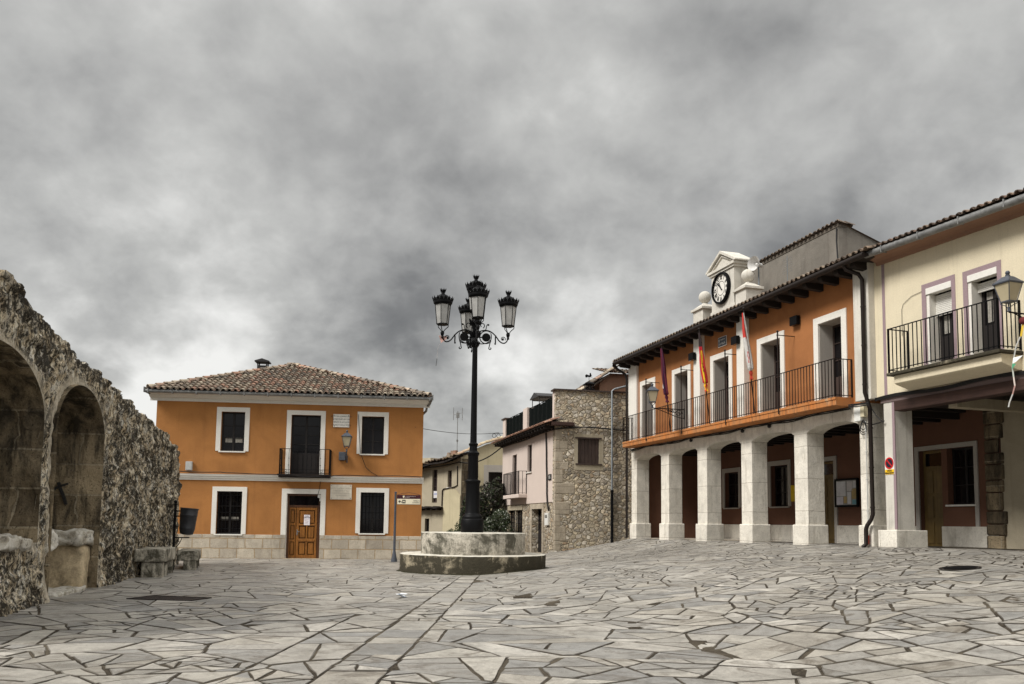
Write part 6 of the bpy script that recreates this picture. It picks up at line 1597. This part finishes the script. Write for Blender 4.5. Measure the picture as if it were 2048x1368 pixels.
# openings of the pink front
d = window(pk, *PD, recess=0.10, mat=M['shutter'], rows=4, panel=0.6, sill=False, name='balcony_door')
window(pk, *PWN, recess=0.10, mat=M['shutter'], rows=2, sill=True)
for w_ in (PL1, PL2): window(pk, *w_, v=0.035, recess=0.12, rows=2, panel=0.5, sill=False, name='garage_door')
mb = MB(); mb.box(1.3, 4.3, -0.01, 0.2, 2.05, 2.27); mb.build('lintel', M['beige'], pk)
window(pk, *PDR, v=0.035, recess=0.30, rows=2, panel=1.0, sill=False, name='door')
mb = MB(); mb.wall(5.76, 8.02, 0.0, 2.29, 0.0, 0.05, [(6.023, 7.747, -0.2, 2.057)]); mb.build('door_surround', M['quoin'], pk, bevel=0.01)
mb = MB(); mb.box(1.95, 5.15, -0.42, 0, 2.62, 2.80); bo = mb.build('balcony', M['pink'], pk, bevel=0.02)
railing(bo, [(1.98, -0.02), (1.98, -0.40), (5.10, -0.40), (5.10, -0.02)], 2.81, 3.92, 0.16, 0.010)
# things on it
t = thing('street_name_plate', 'tiny black street plate high on the pink wall beside the cable', 'street sign', PK.w(9.05, -0.01, 3.42), PK.rz)
mb = MB(); mb.box(-0.22, 0.22, -0.02, 0, -0.13, 0.13); mb.build('plate', M['ink'], t); o = lettering(t, 'CALLE\nMAYOR', 0.08, (0, -0.025, 0), M['plastic_white'])
t = thing('meter_box', 'white electricity meter box on the stone ground floor by the door', 'meter box', PK.w(8.69, 0.03, 1.60), PK.rz)
mb = MB(); mb.box(-0.25, 0.25, -0.10, 0, -0.28, 0.26); mb.build('case', M['plastic_white'], t, bevel=0.01)
for sx in (-0.1, 0.1):
    mb = MB(); mb.box(sx - 0.06, sx + 0.06, -0.106, -0.1, 0.04, 0.18); mb.build('meter_window', M['pane'], t)
cable('black_cable', [PK.w(u, -0.05, z) for u, z in ((8.5, 5.42), (8.6, 4.6), (8.62, 4.0), (8.7, 3.4), (8.72, 2.7), (8.8, 2.3), (9.05, 1.95))], 0.035, 'black cable hanging down the pink wall near the stone corner')
pts = [PK.w(u, -0.06, 5.46 + 0.02 * math.sin(u)) for u in np.linspace(0.1, 9.7, 16)]
pts += [SF.w(u, -0.07, 5.46 + 0.13 * math.sin(min(u, 1.5) / 1.5 * PI / 2) - 0.05 * max(0, u - 1.5)) for u in np.linspace(0.05, 3.35, 14)]
cable('black_cable', pts, 0.03, 'thick cable running under the pink eave and across the rubble flank')
rough = rough_block('corner_stone', -0.25, 0.12, -0.35, -0.05, -0.2, 0.25, M['ledge'], 0.03, 8, 5)
rough.location = SF.w(-0.02, 0, 0); tag(rough, 'rounded pale guard stone at the foot of the stone house corner', 'guard stone')
t = thing('chimney', 'yellow chimney with caged black cap and bird weathervane above the stone flank', 'chimney', SF.w(1.95, 1.5, 7.0), SF.rz)
mb = MB(); mb.box(-0.17, 0.17, -0.17, 0.17, -0.3, 0.45); mb.build('stack', M['yellow'], t)
mb = MB(); mb.box(-0.22, 0.22, -0.22, 0.22, 0.45, 0.52)
for sx in (-0.17, 0, 0.14):
    for sy in (-0.17, 0.14): mb.box(sx, sx + 0.03, sy, sy + 0.03, 0.52, 0.72)
mb.lathe([(0.33, 0.72), (0.33, 0.76), (0.1, 0.86), (0.02, 0.88)], 4, rot=PI / 4); mb.build('cap', M['iron'], t)
mb = MB(); mb.tube([(0, 0, 0.86), (0, 0, 1.08)], 0.012, 6); mb.tube([(-0.14, 0, 1.08), (0.16, 0, 1.08)], 0.008, 5)
mb.prism([(-0.17, 1.06), (-0.10, 1.05), (-0.06, 1.10), (0.02, 1.08), (0.10, 1.10), (0.13, 1.17), (0.10, 1.20), (0.08, 1.28), (0.02, 1.24), (0.04, 1.16), (-0.05, 1.17), (-0.12, 1.2), (-0.18, 1.16)], -0.012, 0.012, 'y'); mb.build('weathervane', M['iron'], t)
# tiled house glimpsed between the stone flank and the town hall
rh = thing('rear_house', 'small brown house with tiled gable peeping over the stone flank', 'house', SF.w(3.0, 3.2, 0), SF.rz)
mb = MB(); mb.box(0.0, 3.2, 0.0, 4.0, 0.0, 8.15); mb.prism([(0.0, 8.15), (0.15, 8.25), (0.55, 8.62), (3.2, 8.62), (3.2, 8.15)], 0.02, 3.9, 'y'); mb.build('wall', M['pinkish'], rh)
mb = MB()
tiles(mb, (-1.1, -0.3, 7.55), (0, 1, 0), Vector((1.65, 0, 1.15)).normalized(), Vector((-1.15, 0, 1.65)).normalized(), 0, 4.3, 0, 2.05, lambda u, s: True)
tiles(mb, (0.3, -0.35, 8.55), (1, 0, 0), Vector((0, 1, 0.25)).normalized(), Vector((0, -0.25, 1)).normalized(), 0, 3.2, 0, 2.2, lambda u, s: True)
ridge(mb, (-1.1, -0.32, 7.58), (0.5, -0.32, 8.70)); mb.prism([(-1.15, 7.50), (0.45, 8.58), (0.45, 8.5), (-1.15, 7.38)], -0.3, 3.9, 'y', (0.10, 0.07, 0.055))
mb.build('roof', M['tile'], rh)

# ------------------------------------------------------------------ old beige house and yellow house at the end of the lane
od = thing('old_house', 'shabby beige house with sagging dark eaves at the end of the lane', 'house', (OLD.o[0], OLD.o[1], 0), OLD.rz)
ODW = [(0.62, 1.04, 2.52, 4.45), (1.90, 2.24, 3.38, 4.35), (0.05, 0.42, 0.0, 1.6)]
mb = MB(); mb.wall(-4.0, 3.0, -0.4, 4.75, 0, 0.35, ODW); mb.box(-4.0, 0.0, 0.4, 6, -0.4, 5.2); mb.prism([(-4, 4.74), (3.0, 4.74), (3.0, 5.1), (-4, 4.8)], 0.0, 0.4, 'y'); mb.build('wall', M['beige'], od)
def sag(u): return 4.42 + 0.19 * (u + 0.3) / 1.0 * 0.9 + 0.06 * math.sin(u * 2.2)
mb = MB(); N_ = 24
for k in range(N_):
    a, b_ = -3.5 + 6.7 * k / N_, -3.5 + 6.7 * (k + 1) / N_
    za, zb = max(4.15, sag(a)), max(4.15, sag(b_))
    v = [(a, -0.55, za), (b_, -0.55, zb), (b_, 0.3, zb + 0.35), (a, 0.3, za + 0.35), (a, -0.55, za + 0.10), (b_, -0.55, zb + 0.10), (b_, 3.5, zb + 0.55), (a, 3.5, za + 0.55)]
    mb.add(v, [(0, 3, 2, 1), (4, 5, 6, 7), (0, 1, 5, 4), (1, 2, 6, 5), (2, 3, 7, 6), (3, 0, 4, 7)])
ev = mb.build('eave', M['rafter'], od)
mb = MB()
for k in range(13):
    a = -3.5 + 6.7 * k / 13; tiles(mb, (a, -0.62, max(4.15, sag(a)) + 0.13), Vector((1, 0, 0.19)), Vector((0, 1, 0.12)), (0, -0.12, 1), 0, 0.42, 0, 3.8, lambda u, s: True, wob=0.03, pal=[(0.26, 0.18, 0.12), (0.33, 0.24, 0.16), (0.20, 0.15, 0.11), (0.40, 0.30, 0.2)])
for k in range(26): x, y, h = rg.uniform(1.0, 2.1), rg.uniform(0.2, 1.0), rg.uniform(0.05, 0.55); mb.box(x, x + rg.uniform(0.12, 0.3), y, y + 0.2, sag(x) + 0.2 + h * 0.5, sag(x) + 0.27 + h, rg.choice(TILE_PAL))
mb.build('roof_tiles', M['tile'], od)
window(od, *ODW[0], recess=0.12, rows=4, cols=2, sill=False, mat=M['shutter']); window(od, *ODW[1], recess=0.12, rows=2, sill=True, mat=M['shutter']); window(od, *ODW[2], recess=0.15, rows=1, cols=1, panel=0.8, sill=False, name='door')
mb = MB(); mb.box(0.66, 1.0, 0.085, 0.095, 2.80, 3.20, (0.62, 0.60, 0.60)); mb.box(0.70, 0.96, 0.080, 0.086, 2.98, 3.08, (0.35, 0.37, 0.5)); o = mb.build('window_poster', M['paper']); o.location = (OLD.o[0], OLD.o[1], 0); o.rotation_euler = (0, 0, OLD.rz); tag(o, 'pale poster in the tall window of the old beige house', 'poster')
mb = MB()
for k in range(14):
    a = -0.4 + k * 0.145; mb.box(a, a + 0.15, -0.45, 0.0, 2.20 + 0.03 * math.sin(k), 2.28 + 0.03 * math.sin(k * 1.3)); 
    if k % 3 == 0: mb.box(a, a + 0.1, -0.38, 0, 2.08, 2.2)
mb.build('canopy', M['rafter'], od)
mb = MB(); mb.tube([(2.72, -0.03, 4.6), (2.73, -0.03, 3.5), (2.5, -0.04, 3.4), (1.6, -0.04, 3.3), (1.52, -0.04, 3.2), (1.5, -0.04, 2.3)], 0.03, 6); mb.build('conduit', M['iron_brown'], od)
mb = MB(); mb.prism([(1.6, -0.4), (2.98, -0.4), (2.98, 2.9), (2.6, 3.22), (2.2, 3.28), (1.75, 3.2), (1.62, 2.8)], -0.05, 0.0, 'y'); mb.build('render_patch', M['yellow'], od)
t = thing('roof_aerial', 'tall thin television aerial on the old house roof', 'aerial', (-3.28, 50.6, 5.2), 0.2)
mb = MB(); mb.tube([(0, 0, -0.2), (0, 0, 2.85)], 0.022, 6); mb.box(-0.05, 0.05, -0.05, 0.05, 1.0, 1.12); mb.build('mast', M['zinc'], t)
mb = MB(); mb.tube([(-0.25, 0, 2.6), (0.25, 0, 2.75)], 0.012, 5); mb.tube([(-0.25, 0, 2.3), (-0.25, 0, 3.05)], 0.02, 5); mb.tube([(0.28, 0, 2.3), (0.28, 0, 3.05)], 0.02, 5); mb.box(-0.08, 0.1, -0.06, 0.06, 2.45, 2.75); mb.build('rods', M['zinc'], t)
yh = thing('yellow_house', 'pale yellow house with rising tiled verge behind the dark shrub', 'house', (-2.85, 48.05, 0), R(9))
mb = MB(); mb.wall(0.08, 6, -0.4, 4.9, 0, 0.35, [(1.55, 2.6, 3.0, 4.28)]); mb.prism([(0.08, 4.9), (6, 4.9), (6, 7.3), (2.3, 6.1), (1.4, 5.85), (0.08, 5.25)], 0.0, 0.35, 'y'); mb.box(0.1, 6, 0.36, 5, -0.4, 4.9); mb.build('wall', M['yellow'], yh)
window(yh, 1.55, 2.6, 3.0, 4.28, recess=0.14, rows=2)
mb = MB(); mb.wall(1.28, 3.4, 2.7, 4.68, -0.02, 0.01, [(1.553, 2.597, 3.0, 4.277)]); mb.build('lintel', M['reveal'], yh)
mb = MB(); mb.box(0.04, 0.48, -0.03, 0.1, -0.4, 5.0); mb.build('corner_stonework', M['inner'], yh)
mb = MB()
for (a, b_) in (((-0.2, 0, 5.16), (1.4, 0, 5.90)), ((1.4, 0, 5.88), (2.35, 0, 6.2)), ((2.3, 0, 6.15), (6, 0, 7.4))):
    for yy_ in (-0.06, 0.16, 0.4): ridge(mb, (a[0], yy_, a[2]), (b_[0], yy_, b_[2]), 0.13, 0.36, pal=[(0.40, 0.32, 0.21), (0.33, 0.25, 0.17), (0.46, 0.38, 0.26), (0.28, 0.2, 0.14)])
mb.build('roof_tiles', M['tile'], yh)

# wires over the lane
def wire(name, a, b_, sagv, r_, label):
    mb = MB(); pts = []
    for t in np.linspace(0, 1, 22): p = np.array(a) * (1 - t) + np.array(b_) * t; p[2] -= sagv * 4 * t * (1 - t); pts.append(tuple(p))
    mb.tube(pts, r_, 5); return tag(mb.build(name, M['cable'], None), label, 'wire')
wire('overhead_wire', OHF.w(9.2, -0.02, 4.95), PK.w(0.3, -0.3, 6.25), 0.15, 0.012, 'thin overhead wire from the orange house to the pink terrace')
wire('overhead_wire', OLD.w(-0.5, -0.3, 4.62), OLD.w(2.9, -0.12, 4.80), 0.12, 0.03, 'dark wire strung below the old house eaves')
wire('overhead_wire', OLD.w(2.9, -0.12, 4.80), PK.w(0.2, -0.1, 5.5), 0.35, 0.035, 'thick sagging wire from the old house to the pink eave')
mb = MB()
for sx in (-0.12, 0.12): mb.tube([(sx + 0.1 * math.cos(a), 0, 0.1 * math.sin(a)) for a in np.linspace(0, 2 * PI, 13)], 0.014, 5)
mb.tube([(-0.4, 0, 0.12), (0.5, 0, 0.14)], 0.014, 5); o = mb.build('wire_bracket', M['cable']); o.location = PK.w(-0.1, -0.35, 6.12); tag(o, 'curled iron wire bracket at the far end of the pink terrace', 'bracket')

# ------------------------------------------------------------------ shrubs in the lane
def leafmat(name, cols):
    m, nt, b = newmat(name)
    a = nt.new('ShaderNodeAttribute', attribute_name='Col').outputs['Color']
    finish(nt, b, a, 0.65, None, 0.25); b.inputs['Transmission Weight'].default_value = 0.0
    return m
M['leaf'] = leafmat('shrub_leaf', None)
M['bark'] = solid('bark', (0.09, 0.07, 0.055), 0.9)
def shrub(name, label, cat, base, clumps, n, size, cols, seed, stems):
    rs_ = np.random.RandomState(seed); t = thing(name, label, cat, base)
    mb = MB()
    for s_ in stems: mb.tube(s_, [0.09 * (1 - 0.8 * k / (len(s_) - 1)) + 0.012 for k in range(len(s_))], 7)
    mb.build('trunk', M['bark'], t, smooth=True)
    mb = MB()
    for _ in range(n):
        c_ = clumps[rs_.randint(len(clumps))]; d = rs_.normal(size=3); d /= np.linalg.norm(d); r_ = rs_.uniform(0.45, 1.0) ** 0.6
        p = np.array(c_[:3]) + d * r_ * np.array(c_[3]); 
        if p[2] < 0.02: continue
        if fbm(p * 2.2, 2, seed) < -0.55: continue
        a = rs_.normal(size=3); a /= np.linalg.norm(a); b_ = np.cross(a, rs_.normal(size=3)); b_ /= np.linalg.norm(b_); s_ = size * rs_.uniform(0.6, 1.4)
        v = [p - a * s_, p + b_ * s_ * 0.45, p + a * s_, p - b_ * s_ * 0.45]
        col = cols[rs_.randint(len(cols))]; k = rs_.uniform(0.7, 1.3)
        mb.add([tuple(q) for q in v], [(0, 1, 2, 3)], tuple(c * k for c in col))
    mb.build('crown', M['leaf'], t)
    return t
dk = [(0.020, 0.022, 0.015), (0.035, 0.034, 0.024), (0.05, 0.045, 0.036), (0.028, 0.03, 0.018), (0.06, 0.052, 0.045)]
gn = [(0.045, 0.07, 0.03), (0.03, 0.05, 0.02), (0.07, 0.09, 0.045), (0.09, 0.11, 0.06), (0.04, 0.055, 0.028)]
shrub('dark_shrub', 'tall dense dark shrub filling the lane behind the lamp', 'shrub', (-1.5, 45.2, 0), [(0, 0, 1.7, (1.15, 0.9, 1.2)), (0.35, 0, 2.6, (0.85, 0.8, 1.0)), (-0.4, -0.1, 2.1, (0.75, 0.7, 1.0)), (0.75, 0.1, 3.0, (0.40, 0.5, 0.85)), (0.5, 0, 1.0, (0.7, 0.7, 1.0)), (-0.75, 0, 1.5, (0.5, 0.5, 1.0))], 12000, 0.072, dk + [(0.055, 0.075, 0.035), (0.04, 0.06, 0.025)], 4,
      [[(0, 0, -0.1), (0.1, 0, 0.8), (0.3, 0, 1.8), (0.5, 0, 2.8)], [(0, 0, 0), (-0.2, 0, 0.9), (-0.4, 0, 2.2)], [(0, 0, 0), (0.3, 0.1, 1.0), (0.7, 0, 3.0)]])
shrub('light_shrub', 'pale flecked green shrub at the foot of the pink house', 'shrub', (-0.62, 42.6, 0), [(0, 0, 1.0, (0.75, 0.6, 0.9)), (0.1, 0, 1.55, (0.5, 0.5, 0.55)), (-0.45, 0, 1.1, (0.4, 0.4, 0.6))], 5200, 0.05, gn + [(0.42, 0.44, 0.38)], 6, [[(0, 0, -0.1), (0.05, 0, 0.8), (0.1, 0, 1.6)]])
shrub('light_shrub', 'lower bright green shrub against the old beige wall', 'shrub', (-2.45, 44.0, 0), [(0, 0, 0.8, (0.6, 0.5, 0.75)), (0.1, 0, 1.3, (0.35, 0.4, 0.5)), (-0.5, 0, 0.6, (0.5, 0.4, 0.5))], 4200, 0.05, gn, 8, [[(0, 0, -0.1), (0.0, 0, 0.8), (0.1, 0, 1.4)]])
